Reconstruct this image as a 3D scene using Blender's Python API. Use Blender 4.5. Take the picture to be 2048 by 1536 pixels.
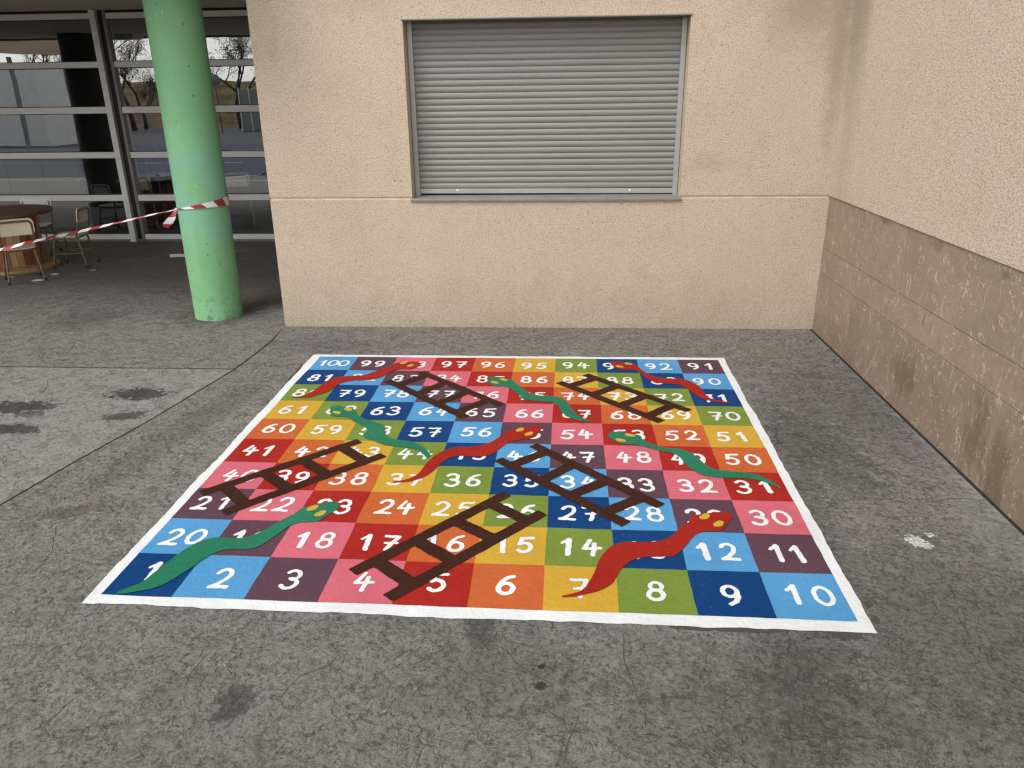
import bpy, bmesh, math, random
import numpy as np
from mathutils import Vector, Matrix, noise as mnoise
from mathutils.geometry import tessellate_polygon

random.seed(7)
for o in list(bpy.data.objects):
    bpy.data.objects.remove(o)
S = bpy.context.scene
COL = S.collection
R = math.radians

# ------------------------------------------------------------------ camera
CAM_H = 1.8
FPX = 1541.75                      # focal length in pixels of the 2048 x 1536 photograph
PITCH, YAW, ROLL = 0.363021, -0.064897, -0.013071
_cp, _sp, _cy, _sy = math.cos(PITCH), math.sin(PITCH), math.cos(YAW), math.sin(YAW)
FW = Vector((_sy*_cp, _cy*_cp, -_sp))
_r0 = Vector((_cy, -_sy, 0)); _u0 = _r0.cross(FW)
RT = _r0*math.cos(ROLL) + _u0*math.sin(ROLL)
UP = -_r0*math.sin(ROLL) + _u0*math.cos(ROLL)
CAM = Vector((0, 0, CAM_H))
cam = bpy.data.cameras.new('camera'); cam_o = bpy.data.objects.new('camera', cam); COL.objects.link(cam_o)
m = Matrix((RT, UP, -FW)).transposed().to_4x4(); m.translation = CAM
cam_o.matrix_world = m
cam.sensor_width = 36; cam.lens = FPX/2048*36; cam.clip_start = .05; cam.clip_end = 900
S.camera = cam_o

# ------------------------------------------------------------------ world, sun, exposure
SUN_EL, SUN_AZ = 56, 220           # azimuth the light comes from, clockwise from +Y (behind and left of the camera)
W = bpy.data.worlds.new('World'); S.world = W; W.use_nodes = True
nt = W.node_tree; nt.nodes.clear()
sky = nt.nodes.new('ShaderNodeTexSky'); sky.sky_type = 'NISHITA'; sky.sun_disc = False
sky.sun_elevation = R(SUN_EL); sky.sun_rotation = R(SUN_AZ); sky.air_density = 2.0; sky.dust_density = 0.6; sky.ozone_density = 1.0
hs = nt.nodes.new('ShaderNodeHueSaturation'); hs.inputs['Saturation'].default_value = .14
bg = nt.nodes.new('ShaderNodeBackground'); bg.inputs['Strength'].default_value = .15
wo = nt.nodes.new('ShaderNodeOutputWorld')
nt.links.new(sky.outputs[0], hs.inputs['Color']); nt.links.new(hs.outputs[0], bg.inputs[0]); nt.links.new(bg.outputs[0], wo.inputs[0])
sl = bpy.data.lights.new('sun', 'SUN'); sl.energy = 1.5; sl.angle = R(28); sl.color = (1, .955, .9)
so = bpy.data.objects.new('sun', sl); COL.objects.link(so)
d = Vector((math.sin(R(SUN_AZ))*math.cos(R(SUN_EL)), math.cos(R(SUN_AZ))*math.cos(R(SUN_EL)), math.sin(R(SUN_EL))))
so.rotation_euler = d.to_track_quat('Z', 'Y').to_euler(); so.location = d*40
S.view_settings.view_transform = 'Standard'; S.view_settings.look = 'None'
S.view_settings.exposure = 0.88; S.view_settings.gamma = 1
S.render.engine = 'CYCLES'
S.cycles.use_denoising = True; S.cycles.denoising_prefilter = 'ACCURATE'; S.cycles.pixel_filter_type = 'BLACKMAN_HARRIS'; S.cycles.filter_width = 1.3; S.cycles.max_bounces = 8; S.cycles.transparent_max_bounces = 8

# ------------------------------------------------------------------ photo pixel -> place
def ray(x, y):
    return FW + RT*((x-1024)/FPX) - UP*((y-768)/FPX)
def G(x, y, z=0.0):
    r = ray(x, y); return CAM + r*((z-CAM_H)/r.z)
def on_y(x, y, Y):
    r = ray(x, y); return CAM + r*(Y/r.y)
def on_x(x, y, X):
    r = ray(x, y); return CAM + r*(X/r.x)

D = 6.034          # front wall
XL, XR = -2.273, 2.004
FY = 9.92          # glazing
ZG = 1.041         # groove / top of stone
def mirror(x, y, Y):               # where the ray of a pixel goes after the glazing throws it back
    r = ray(x, y); t = (2*FY-Y)/r.y
    return Vector((r.x*t, Y, CAM_H + r.z*t))

# ------------------------------------------------------------------ object helpers
def tag(o, label=None, cat=None, group=None, kind=None):
    if label: o['label'] = label
    if cat: o['category'] = cat
    if group: o['group'] = group
    if kind: o['kind'] = kind
    return o
def empty(name, loc=(0, 0, 0), rz=0):
    o = bpy.data.objects.new(name, None); COL.objects.link(o); o.location = loc; o.rotation_euler = (0, 0, rz)
    o.empty_display_size = .1
    return o
def link(name, me, mat=None, parent=None, smooth=None):
    o = bpy.data.objects.new(name, me); COL.objects.link(o)
    if mat: me.materials.append(mat)
    if parent: o.parent = parent
    if smooth is not None:
        for p in me.polygons: p.use_smooth = True
        if smooth < 180: me.set_sharp_from_angle(angle=R(smooth))
    return o
def from_bm(name, bm, mat=None, parent=None, smooth=None):
    me = bpy.data.meshes.new(name); bm.normal_update(); bm.to_mesh(me); bm.free()
    return link(name, me, mat, parent, smooth)
def pyd(name, v, f, mat=None, parent=None, smooth=None):
    me = bpy.data.meshes.new(name); me.from_pydata([tuple(p) for p in v], [], f); me.update()
    return link(name, me, mat, parent, smooth)
def add_box(bm, x0, x1, y0, y1, z0, z1, bev=0, M=None):
    b = bmesh.new()
    v = [b.verts.new(p) for p in ((x0,y0,z0),(x1,y0,z0),(x1,y1,z0),(x0,y1,z0),(x0,y0,z1),(x1,y0,z1),(x1,y1,z1),(x0,y1,z1))]
    for q in ((3,2,1,0),(4,5,6,7),(0,1,5,4),(1,2,6,5),(2,3,7,6),(3,0,4,7)): b.faces.new([v[i] for i in q])
    if bev: bmesh.ops.bevel(b, geom=b.edges[:], offset=bev, segments=2, affect='EDGES', profile=.5)
    merge(bm, b, M)
def merge(bm, b, M=None):
    if M is not None: bmesh.ops.transform(b, matrix=M, verts=b.verts)
    me = bpy.data.meshes.new('t'); b.to_mesh(me); b.free(); bm.from_mesh(me); bpy.data.meshes.remove(me)
def box_obj(name, x0, x1, y0, y1, z0, z1, mat, parent=None, bev=0):
    bm = bmesh.new(); add_box(bm, x0, x1, y0, y1, z0, z1, bev)
    return from_bm(name, bm, mat, parent)
def fillet(pts, r, n=5):
    out = [Vector(pts[0])]
    for i in range(1, len(pts)-1):
        p, a, b = Vector(pts[i]), Vector(pts[i-1]), Vector(pts[i+1])
        da, db = (a-p), (b-p); k = min(r, da.length*.45, db.length*.45)
        A, B = p+da.normalized()*k, p+db.normalized()*k
        for j in range(n+1):
            t = j/n; out.append(A*(1-t)**2 + p*2*t*(1-t) + B*t*t)
    out.append(Vector(pts[-1])); return out
def add_tube(bm, pts, r, seg=8, rad=None):
    pts = [Vector(p) for p in pts]; rings = []; t0 = None; nrm = None
    for i, p in enumerate(pts):
        t = (pts[min(i+1, len(pts)-1)]-pts[max(i-1, 0)]).normalized()
        if nrm is None:
            nrm = t.orthogonal().normalized()
        else:
            nrm = (nrm - t*nrm.dot(t)).normalized()
        b = t.cross(nrm); rr = rad[i] if rad else r
        rings.append([bm.verts.new(p + (nrm*math.cos(2*math.pi*k/seg) + b*math.sin(2*math.pi*k/seg))*rr) for k in range(seg)])
    for a, b in zip(rings, rings[1:]):
        for k in range(seg): bm.faces.new((a[k], a[(k+1) % seg], b[(k+1) % seg], b[k]))
    bm.faces.new(rings[0][::-1]); bm.faces.new(rings[-1])
def tube_obj(name, pts, r, mat, parent=None, seg=10):
    bm = bmesh.new(); add_tube(bm, pts, r, seg); return from_bm(name, bm, mat, parent, 40)
def add_lathe(bm, prof, seg=48, c=(0, 0)):
    rings = [[bm.verts.new((c[0]+r*math.cos(2*math.pi*k/seg), c[1]+r*math.sin(2*math.pi*k/seg), z)) for k in range(seg)] for r, z in prof]
    for a, b in zip(rings, rings[1:]):
        for k in range(seg): bm.faces.new((a[k], a[(k+1) % seg], b[(k+1) % seg], b[k]))
    bm.faces.new(rings[0][::-1]); bm.faces.new(rings[-1])
def wob(x, s=1.0, seed=0.0):
    return mnoise.noise(Vector((x*s, seed*3.71+.3, seed*1.3)))
def copy_tree(o, parent=None):
    c = o.copy(); COL.objects.link(c); c.parent = parent
    for ch in list(o.children): copy_tree(ch, c)
    return c

# ------------------------------------------------------------------ node helpers
def lin(r, g, b):
    f = lambda c: (c/255/12.92 if c/255 <= .04045 else ((c/255+.055)/1.055)**2.4)
    return (f(r), f(g), f(b), 1)
class Mat:
    def __init__(s, name, rough=.8, spec=.5, metal=0):
        s.m = bpy.data.materials.new(name); s.m.use_nodes = True; s.t = s.m.node_tree
        s.b = s.t.nodes['Principled BSDF']; s.b.inputs['Roughness'].default_value = rough
        s.b.inputs['Specular IOR Level'].default_value = spec; s.b.inputs['Metallic'].default_value = metal
        s.tc = s.t.nodes.new('ShaderNodeTexCoord')
    def put(s, sock, v):
        if hasattr(v, 'is_output'): s.t.links.new(v, sock)
        elif isinstance(v, (int, float)) or not hasattr(sock.default_value, '__len__'): sock.default_value = v
        else:
            v = tuple(v)
            if len(sock.default_value) == 4 and len(v) == 3: v = v+(1,)
            sock.default_value = v
    @property
    def P(s): return s.tc.outputs['Object']
    def mapping(s, v, scale=(1, 1, 1), rot=(0, 0, 0), loc=(0, 0, 0)):
        n = s.t.nodes.new('ShaderNodeMapping'); s.put(n.inputs[0], v)
        n.inputs['Scale'].default_value = scale; n.inputs['Rotation'].default_value = rot; n.inputs['Location'].default_value = loc
        return n.outputs[0]
    def noise(s, scale, detail=4, rough=.55, dist=0, v=None, col=False):
        n = s.t.nodes.new('ShaderNodeTexNoise'); s.put(n.inputs['Vector'], v or s.P)
        n.inputs['Scale'].default_value = scale; n.inputs['Detail'].default_value = detail
        n.inputs['Roughness'].default_value = rough; n.inputs['Distortion'].default_value = dist
        return n.outputs['Color' if col else 'Fac']
    def voro(s, scale, feature='F1', v=None, out='Distance', rnd=1):
        n = s.t.nodes.new('ShaderNodeTexVoronoi'); n.feature = feature; s.put(n.inputs['Vector'], v or s.P)
        n.inputs['Scale'].default_value = scale; n.inputs['Randomness'].default_value = rnd
        return n.outputs[out]
    def ramp(s, f, a, b, lo=0., hi=1., mode='LINEAR'):
        n = s.t.nodes.new('ShaderNodeMapRange'); s.put(n.inputs[0], f); n.interpolation_type = mode
        for k, v in zip((1, 2, 3, 4), (a, b, lo, hi)): n.inputs[k].default_value = v
        return n.outputs[0]
    def math(s, op, a, b=0., c=None):
        n = s.t.nodes.new('ShaderNodeMath'); n.operation = op; s.put(n.inputs[0], a); s.put(n.inputs[1], b)
        if c is not None: s.put(n.inputs[2], c)
        return n.outputs[0]
    def vmath(s, op, a, b=None, out=0):
        n = s.t.nodes.new('ShaderNodeVectorMath'); n.operation = op; s.put(n.inputs[0], a)
        if b is not None: s.put(n.inputs[1], b)
        return n.outputs[out]
    def mix(s, f, a, b, mode='MIX'):
        n = s.t.nodes.new('ShaderNodeMix'); n.data_type = 'RGBA'; n.blend_type = mode
        s.put(n.inputs[0], f); s.put(n.inputs[6], a); s.put(n.inputs[7], b); return n.outputs[2]
    def xyz(s, v=None):
        n = s.t.nodes.new('ShaderNodeSeparateXYZ'); s.put(n.inputs[0], v or s.P); return n.outputs
    def col(s, v): s.put(s.b.inputs['Base Color'], v); return s
    def rough(s, v): s.put(s.b.inputs['Roughness'], v); return s
    def bump(s, h, dist=.01, strength=1., prev=None):
        n = s.t.nodes.new('ShaderNodeBump'); s.put(n.inputs['Height'], h); n.inputs['Distance'].default_value = dist
        n.inputs['Strength'].default_value = strength
        if prev: s.t.links.new(prev, n.inputs['Normal'])
        s.t.links.new(n.outputs[0], s.b.inputs['Normal']); return n.outputs[0]
    def blot(s, cx, cy, rx, ry, ang=0, edge=.35, ns=16, amp=1.3, axis='xy', seed=0):
        """0..1 mask of a ragged blotch at a place on the surface"""
        v = s.P
        q = s.noise(ns, 4, .6, 0, s.mapping(v, loc=(seed*3.1, seed*1.7, 0)))
        rot = (0, 0, -ang)
        p = s.vmath('SUBTRACT', v, (cx, cy, 0) if axis == 'xy' else (0, cx, cy))
        n = s.t.nodes.new('ShaderNodeMapping'); n.vector_type = 'POINT'; s.put(n.inputs[0], p); n.inputs['Rotation'].default_value = rot
        p = s.vmath('MULTIPLY', n.outputs[0], (1/rx, 1/ry, 0) if axis == 'xy' else (0, 1/rx, 1/ry))
        L = s.vmath('LENGTH', p, out=1)
        L = s.math('ADD', L, s.math('MULTIPLY', s.math('SUBTRACT', q, .5), amp*2))
        return s.ramp(L, 1-edge, 1+edge, 1, 0, 'SMOOTHSTEP')

# ------------------------------------------------------------------ materials
def concrete(name, base, dark, light, stains, contrast=1.0, wet=.85, streak=R(25)):
    base, dark, light = (tuple(x*1.04 for x in q[:3]) for q in (base, dark, light))
    M = Mat(name, rough=wet, spec=.35)
    P = M.P
    warp = M.vmath('ADD', P, M.vmath('MULTIPLY', M.vmath('SUBTRACT', M.noise(3.2, 3, .6, col=True), (.5, .5, .5)), (.10, .10, 0)))
    big = M.noise(.9, 4, .6)
    mid = M.noise(5, 6, .68, .3, warp)
    st = M.mapping(warp, scale=(1, .9, 1), rot=(0, 0, streak))
    fine = M.noise(40, 8, .80, .15, st)
    chip = M.noise(85, 5, .78, .1, st)
    grain = M.noise(170, 2, .7)
    # cleft steps of the stamped slate: contour lines of a noise, broken up
    cl = M.noise(2.1, 7, .58, .25, M.mapping(warp, scale=(1, 1.15, 1), rot=(0, 0, streak+.3)))
    k5 = M.math('MULTIPLY', cl, 12.0)
    ter = M.math('FRACT', k5)
    edge = M.math('MULTIPLY', M.ramp(ter, .0, .07, 1, 0), M.ramp(M.noise(4.3, 4, .6, 0, M.mapping(P, loc=(7, 3, 1))), .47, .62))
    step = M.math('ADD', M.math('FLOOR', k5), M.ramp(ter, 0, .12, 0, 1, 'SMOOTHSTEP'))
    dk2 = tuple(x*.55 for x in dark[:3]); lt2 = tuple(min(1, x*1.22) for x in light[:3])
    c = M.mix(M.ramp(big, .3, .7), base, light)
    c = M.mix(M.ramp(mid, .42, .70, 0, .4*contrast), c, dark)
    c = M.mix(M.ramp(fine, .50, .60, 0, .8*contrast), c, dk2)
    c = M.mix(M.ramp(fine, .47, .36, 0, .7*contrast), c, lt2)
    c = M.mix(M.ramp(chip, .55, .63, 0, .8*contrast), c, tuple(x*.4 for x in dark[:3]))
    c = M.mix(M.ramp(chip, .42, .34, 0, .5*contrast), c, lt2)
    c = M.mix(M.ramp(grain, .45, .7, 0, .45), c, dk2)
    vn = M.math('ABSOLUTE', M.math('SUBTRACT', M.noise(11, 6, .62, .1, M.mapping(warp, loc=(5, 1, 0))), .5))
    vein = M.math('MULTIPLY', M.ramp(vn, .002, .020, 1, 0), M.ramp(M.noise(6, 5, .65, 0, M.mapping(P, loc=(2, 8, 0))), .49, .58))
    vn2 = M.math('ABSOLUTE', M.math('SUBTRACT', M.noise(24, 5, .65, .1, M.mapping(warp, loc=(1, 7, 0))), .5))
    vein = M.math('MAXIMUM', vein, M.math('MULTIPLY', M.ramp(vn2, .004, .03, .9, 0), M.ramp(M.noise(9, 4, .65, 0, M.mapping(P, loc=(9, 4, 0))), .50, .58)))
    c = M.mix(M.math('MULTIPLY', vein, .45), c, tuple(x*.38 for x in dark[:3]))
    c = M.mix(M.math('MULTIPLY', M.ramp(vn, .03, .055, 1, 0), M.math('MULTIPLY', M.ramp(vn, .02, .03, 0, .35), M.ramp(M.noise(6, 5, .65, 0, M.mapping(P, loc=(2, 8, 0))), .49, .58))), c, lt2)
    c = M.mix(M.math('MULTIPLY', edge, .7), c, tuple(x*.3 for x in dark[:3]))
    seam = M.voro(1.5, 'DISTANCE_TO_EDGE', M.vmath('ADD', warp, M.vmath('MULTIPLY', M.noise(9, 4, .7, col=True), (.16, .16, 0))))
    seam_m = M.math('MULTIPLY', M.ramp(seam, .0, .009, 1, 0), M.ramp(M.noise(1.7, 3), .54, .64))
    c = M.mix(M.math('MULTIPLY', seam_m, .6), c, tuple(x*.35 for x in dark[:3]))
    # pale crumbs trodden into the surface
    vp = M.voro(34, 'F1', P); vc = M.voro(34, 'F1', P, 'Color')
    spk = M.math('MULTIPLY', M.ramp(vp, .06, .11, 1, 0), M.ramp(M.xyz(vc)[0], .984, .986))
    c = M.mix(spk, c, lin(225, 222, 215))
    for (x, y, rx, ry, a, colr, amt, *k) in stains:
        c = M.mix(M.math('MULTIPLY', M.blot(x, y, rx, ry, a, seed=x+y, ns=22 if rx < .3 else 10, edge=.22 if rx < .3 else .6), amt), c, colr)
    M.col(c)
    M.rough(M.ramp(fine, .3, .7, wet-.12, wet+.1))
    h = M.math('ADD', M.math('MULTIPLY', fine, -.9), M.math('MULTIPLY', mid, -.8))
    h = M.math('ADD', h, M.math('MULTIPLY', chip, -.35))
    h = M.math('ADD', h, M.math('MULTIPLY', step, .30))
    h = M.math('SUBTRACT', h, M.math('MULTIPLY', M.math('MAXIMUM', vein, M.math('MAXIMUM', seam_m, edge)), .35))
    M.bump(h, .032, .9)
    return M.m

def g2(x, y): p = G(x, y); return p.x, p.y
def stain(px, py, rx, ry, a, colr, amt): x, y = g2(px, py); return (x, y, rx, ry, a, colr, amt)
OIL = (.022, .021, .02); RUST = (.10, .075, .045); GREYD = (.045, .043, .04); PALE = (.34, .33, .32)
main_stains = [stain(470, 1405, .06, .08, 0, GREYD, .65), stain(140, 1022, .17, .05, .35, RUST, .5), stain(960, 1262, .05, .10, .3, GREYD, .55),
               stain(1085, 1333, .012, .012, 0, OIL, 1), stain(1082, 1374, .02, .018, 0, OIL, .9),
               stain(1560, 1430, .45, .25, 0, GREYD, .35), stain(1000, 1350, .3, .2, 0, GREYD, .3),
               stain(1700, 800, .5, .7, 0, GREYD, .35), stain(1900, 1250, .5, .5, 0, GREYD, .35), stain(1640, 900, .2, .5, .2, GREYD, .45),
               stain(1590, 1100, .16, 1.2, -.25, GREYD, .4), stain(1690, 690, .14, .3, 0, PALE, .3), stain(1920, 930, .08, 1.0, 0, PALE, .35), stain(2030, 1060, .2, .5, 0, PALE, .3),
               stain(380, 850, .12, .8, -.2, GREYD, .3), stain(640, 690, .5, .2, 0, GREYD, .25)]
left_stains = [stain(25, 815, .26, .10, .1, OIL, .85), stain(20, 858, .2, .07, 0, OIL, .8), stain(278, 788, .19, .10, 0, OIL, .85), stain(250, 832, .13, .06, .2, GREYD, .8),
               stain(60, 828, .1, .05, 0, OIL, .6)]
m_main = concrete('stamped_concrete', lin(127, 124, 119), lin(105, 102, 98), lin(142, 138, 132), main_stains, 1.1)
m_left = concrete('pale_concrete', lin(140, 137, 132), lin(119, 116, 112), lin(153, 149, 144), left_stains, .62)
m_porch = concrete('porch_concrete', lin(130, 126, 121), lin(106, 103, 99), lin(142, 138, 133), [stain(433, 632, .34, .30, 0, GREYD, .6), stain(520, 600, .3, .5, 0, GREYD, .35), stain(170, 640, .3, .3, 0, GREYD, .35), stain(480, 501, .13, .13, 0, PALE, .55)], .9)

def stucco(name, base, dark, light, kind):
    base, dark, light = (tuple(x*(.86 if kind == 'front' else .85) for x in q) for q in (base, dark, light))
    M = Mat(name, rough=.92, spec=.2)
    P = M.P
    g1 = M.noise(150, 3, .65); g2_ = M.noise(60, 4, .6); big = M.noise(1.3, 5, .6); pat = M.noise(6, 5, .6)
    c = M.mix(M.ramp(big, .35, .7), base, light)
    c = M.mix(M.ramp(pat, .52, .75, 0, .35), c, dark)
    c = M.mix(M.ramp(g1, .51, .66, 0, .85), c, tuple(x*.52 for x in dark[:3]))
    c = M.mix(M.ramp(g1, .44, .32, 0, .6), c, tuple(min(.85, x*1.18) for x in light[:3]))
    c = M.mix(M.ramp(g2_, .56, .72, 0, .28), c, tuple(x*.8 for x in dark[:3]))
    pit = M.voro(30, 'F1'); pc = M.voro(30, 'F1', None, 'Color')
    c = M.mix(M.math('MULTIPLY', M.ramp(pit, .1, .2, 1, 0), M.ramp(M.xyz(pc)[1], .975, .98, 0, .7)), c, (.16, .125, .09))
    gd = M.voro(115, 'F1'); gcx = M.voro(115, 'F1', None, 'Color')
    c = M.mix(M.math('MULTIPLY', M.ramp(gd, .22, .38, 1, 0), M.ramp(M.xyz(gcx)[1], .80, .84, 0, .75)), c, (.21, .165, .115))
    c = M.mix(M.math('MULTIPLY', M.ramp(gd, .2, .4, 1, 0), M.ramp(M.xyz(gcx)[0], .80, .84, 0, .5)), c, (.66, .58, .45))
    z = M.xyz()[2]
    # splashed dirt along the foot of the wall, ragged
    dirt = M.math('MULTIPLY', M.ramp(M.math('ADD', z, M.math('MULTIPLY', M.noise(4, 5, .65), -.75)), -.45, .12, 1, 0), M.ramp(M.noise(55, 3, .7), .4, .62, .25, .85))
    c = M.mix(M.math('MULTIPLY', dirt, .6), c, (.17, .135, .09))
    if kind == 'front':
        for (x, zz, rx, rz, amt) in ((1.1, 1.28, .14, .07, .25), (1.72, 2.42, .36, .3, .6), (1.95, 2.0, .07, .5, .55), (-.2, 2.48, .5, .1, .25), (-1.55, 2.42, .4, .1, .2), (.6, 2.45, .3, .08, .2)):
            v = M.vmath('MULTIPLY', M.vmath('SUBTRACT', P, (x, D, zz)), (1/rx, 0, 1/rz))
            L = M.math('ADD', M.vmath('LENGTH', v, out=1), M.math('MULTIPLY', M.math('SUBTRACT', M.noise(7, 5, .65), .5), 1.6))
            c = M.mix(M.ramp(L, .1, 1.7, amt, 0, 'SMOOTHSTEP'), c, (.26, .21, .15))
    else:
        for (y, zz, ry, rz, amt, cc) in ((5.9, 2.35, .2, .5, .65, (.22, .18, .13)), (5.8, 1.7, .16, .9, .4, (.33, .3, .2))):
            v = M.vmath('MULTIPLY', M.vmath('SUBTRACT', P, (XR, y, zz)), (0, 1/ry, 1/rz))
            L = M.math('ADD', M.vmath('LENGTH', v, out=1), M.math('MULTIPLY', M.math('SUBTRACT', M.noise(7, 5, .65), .5), 1.4))
            c = M.mix(M.ramp(L, .1, 1.7, amt, 0, 'SMOOTHSTEP'), c, cc)
    run = M.noise(7, 5, .65, 0, M.mapping(P, scale=(1, 1, .07)))
    c = M.mix(M.math('MULTIPLY', M.ramp(run, .56, .72, 0, .35), M.ramp(M.noise(.8, 3, .6, 0, M.mapping(P, loc=(3, 0, 5))), .48, .62)), c, (.36, .29, .20))
    M.col(c)
    h = M.math('ADD', M.math('MULTIPLY', g1, 1.0), M.math('MULTIPLY', g2_, .8))
    M.bump(h, .010 if kind == 'front' else .008, .7)
    return M.m
m_stucco = stucco('front_render', (.60, .49, .37), (.50, .403, .295), (.65, .538, .415), 'front')
m_stucco2 = stucco('side_render', (.62, .508, .385), (.53, .425, .31), (.66, .55, .43), 'side')

M = Mat('smooth_render', .9, .2); M.col(M.mix(M.ramp(M.noise(12, 4), .4, .7), (.58, .48, .345), (.48, .39, .27))); m_band = M.m

M = Mat('fossil_stone', .62, .4)          # brown limestone with pale worm-like fossil marks
P = M.P
vc = M.t.nodes.new('ShaderNodeVertexColor'); vc.layer_name = 'slab'
w = M.vmath('ADD', M.mapping(P, scale=(1, 1, .55)), M.vmath('MULTIPLY', M.vmath('SUBTRACT', M.noise(9, 3, .6, col=True), (.5, .5, .5)), (.12, .12, .12)))
rid = M.math('ABSOLUTE', M.math('SUBTRACT', M.noise(13, 1.5, .5, .3, w), .5))
worm = M.math('MULTIPLY', M.ramp(rid, .006, .022, 1, 0), M.ramp(M.noise(17, 3, .6, 0, M.mapping(P, loc=(4, 2, 8))), .49, .56))
rid2 = M.math('ABSOLUTE', M.math('SUBTRACT', M.noise(24, 2, .5, .4, w), .5))
worm2 = M.math('MULTIPLY', M.ramp(rid2, .008, .03, 1, 0), M.ramp(M.noise(11, 3, .6, 0, M.mapping(P, loc=(9, 5, 1))), .54, .60))
c = M.mix(M.ramp(M.noise(2.2, 5, .6), .35, .7), (.235, .178, .128), (.29, .225, .165))
c = M.mix(M.ramp(M.noise(15, 6, .65), .5, .75, 0, .4), c, (.17, .125, .08))
c = M.mix(.5, c, vc.outputs[0], 'MULTIPLY')
c = M.mix(M.math('MULTIPLY', M.math('MAXIMUM', worm, worm2), .75), c, (.45, .37, .265))
for (y, z, ry, rz, amt, cc) in ((3.52, .20, .10, .22, .5, (.075, .05, .026)), (3.30, .12, .10, .22, .5, (.07, .048, .026)), (4.35, .22, .16, .14, .5, (.09, .065, .035)), (2.9, .05, .3, .12, .4, (.12, .09, .05)),
                                 (4.95, 1.015, .09, .025, .5, (.06, .05, .045)), (4.25, 1.0, .12, .03, .4, (.08, .06, .045)), (3.55, 1.0, .06, .025, .45, (.05, .04, .035)), (5.6, .08, .4, .1, .35, (.14, .1, .06))):
    v = M.vmath('MULTIPLY', M.vmath('SUBTRACT', P, (XR, y, z)), (0, 1/ry, 1/rz))
    L = M.math('ADD', M.vmath('LENGTH', v, out=1), M.math('MULTIPLY', M.math('SUBTRACT', M.noise(13, 6, .7, 0, M.mapping(P, scale=(1, 1.6, .45))), .5), 3.2))
    c = M.mix(M.ramp(L, .3, 1.35, amt, 0, 'SMOOTHSTEP'), c, cc)
M.col(c); M.bump(M.math('ADD', M.noise(40, 4, .6), M.math('MULTIPLY', worm, -.6)), .003, .6); m_stone = M.m
M = Mat('stone_joint', .9, .2); M.col(M.mix(M.ramp(M.noise(9, 4), .4, .65), (.07, .052, .034), (.25, .195, .135))); m_joint = M.m
M = Mat('joint_filler', .9, .2); M.col((.018, .017, .016)); m_dark = M.m

def metal_paint(name, c, rough=.45, metal=.35, dirt=.25, ax=(1, 1, 1)):
    M = Mat(name, rough, .5, metal); n = M.noise(5, 6, .65, 0, M.mapping(M.P, scale=ax))
    k = M.mix(M.ramp(n, .45, .75, 0, dirt), c, tuple(x*.55 for x in c[:3])); M.col(k)
    M.rough(M.ramp(M.noise(30, 4), .3, .7, rough-.08, rough+.12)); return M.m
m_slat = metal_paint('shutter_aluminium', (.215, .212, .20), .5, .08, .3, (.4, 1, 6))
m_rail = metal_paint('rail_aluminium', (.38, .37, .35), .4, .4, .3)
m_sill = metal_paint('sill_metal', (.22, .205, .185), .5, .3, .5)
m_frame = metal_paint('frame_aluminium', (.78, .765, .74), .5, .0, .35, (.4, 1, 3))
m_black = metal_paint('black_gasket', (.012, .012, .012), .6, 0, .2)
m_bolt = metal_paint('bolt', (.75, .75, .74), .35, .6, .1)

M = Mat('facade_glass', .0)                # thin coated pane: mostly see-through, part mirror
M.t.nodes.remove(M.b); out = M.t.nodes['Material Output']
gl = M.t.nodes.new('ShaderNodeBsdfGlossy'); gl.inputs['Roughness'].default_value = .004; gl.inputs['Color'].default_value = (.9, .93, .95, 1)
tr = M.t.nodes.new('ShaderNodeBsdfTransparent'); tr.inputs['Color'].default_value = (.8, .82, .82, 1)
fr = M.t.nodes.new('ShaderNodeFresnel'); fr.inputs['IOR'].default_value = 1.6
mx = M.t.nodes.new('ShaderNodeMixShader')
M.t.links.new(M.math('ADD', fr.outputs[0], .235), mx.inputs[0]); M.t.links.new(tr.outputs[0], mx.inputs[1]); M.t.links.new(gl.outputs[0], mx.inputs[2]); M.t.links.new(mx.outputs[0], out.inputs[0])
bn = M.t.nodes.new('ShaderNodeBump'); M.put(bn.inputs['Height'], M.noise(1.3, 2)); bn.inputs['Distance'].default_value = .006; bn.inputs['Strength'].default_value = .09
M.t.links.new(bn.outputs[0], gl.inputs['Normal']); m_glass = M.m

M = Mat('soffit_board', .85, .2); v = M.mapping(M.P, scale=(1, 8, 1)); M.col(M.mix(M.ramp(M.noise(3, 4, .6, 0, v), .4, .7), (.62, .55, .46), (.5, .44, .36))); m_soffit = M.m
M = Mat('fascia_metal', .6, .3); M.col((.25, .24, .22)); m_fascia = M.m

M = Mat('green_column_paint', .65, .25)
P = M.P; z = M.xyz()[2]
gb = M.mix(M.ramp(M.noise(2.5, 5, .6), .35, .7), (.17, .385, .185), (.215, .435, .235))
zone = M.math('MULTIPLY', M.ramp(z, .62, .78, 0, 1, 'SMOOTHSTEP'), M.ramp(z, 1.5, 1.22, 0, 1, 'SMOOTHSTEP'))
patch = M.math('MULTIPLY', zone, M.ramp(M.noise(3.2, 5, .62, 0, M.mapping(P, scale=(1, 1, .8), loc=(2.3, 0, 0))), .36, .55))
c = M.mix(M.math('MULTIPLY', patch, .85), gb, (.19, .395, .33))
c = M.mix(M.ramp(M.noise(26, 5, .7), .55, .8, 0, .25), c, (.2, .36, .2))
vd = M.voro(13, 'F1'); vcx = M.voro(13, 'F1', None, 'Color')
pits = M.math('MULTIPLY', M.ramp(M.math('ADD', vd, M.math('MULTIPLY', M.noise(60, 3, .6), .1)), .12, .17, 1, 0), M.ramp(M.xyz(vcx)[0], .66, .68))
c = M.mix(M.math('MULTIPLY', pits, .7), c, (.06, .16, .075))
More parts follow.
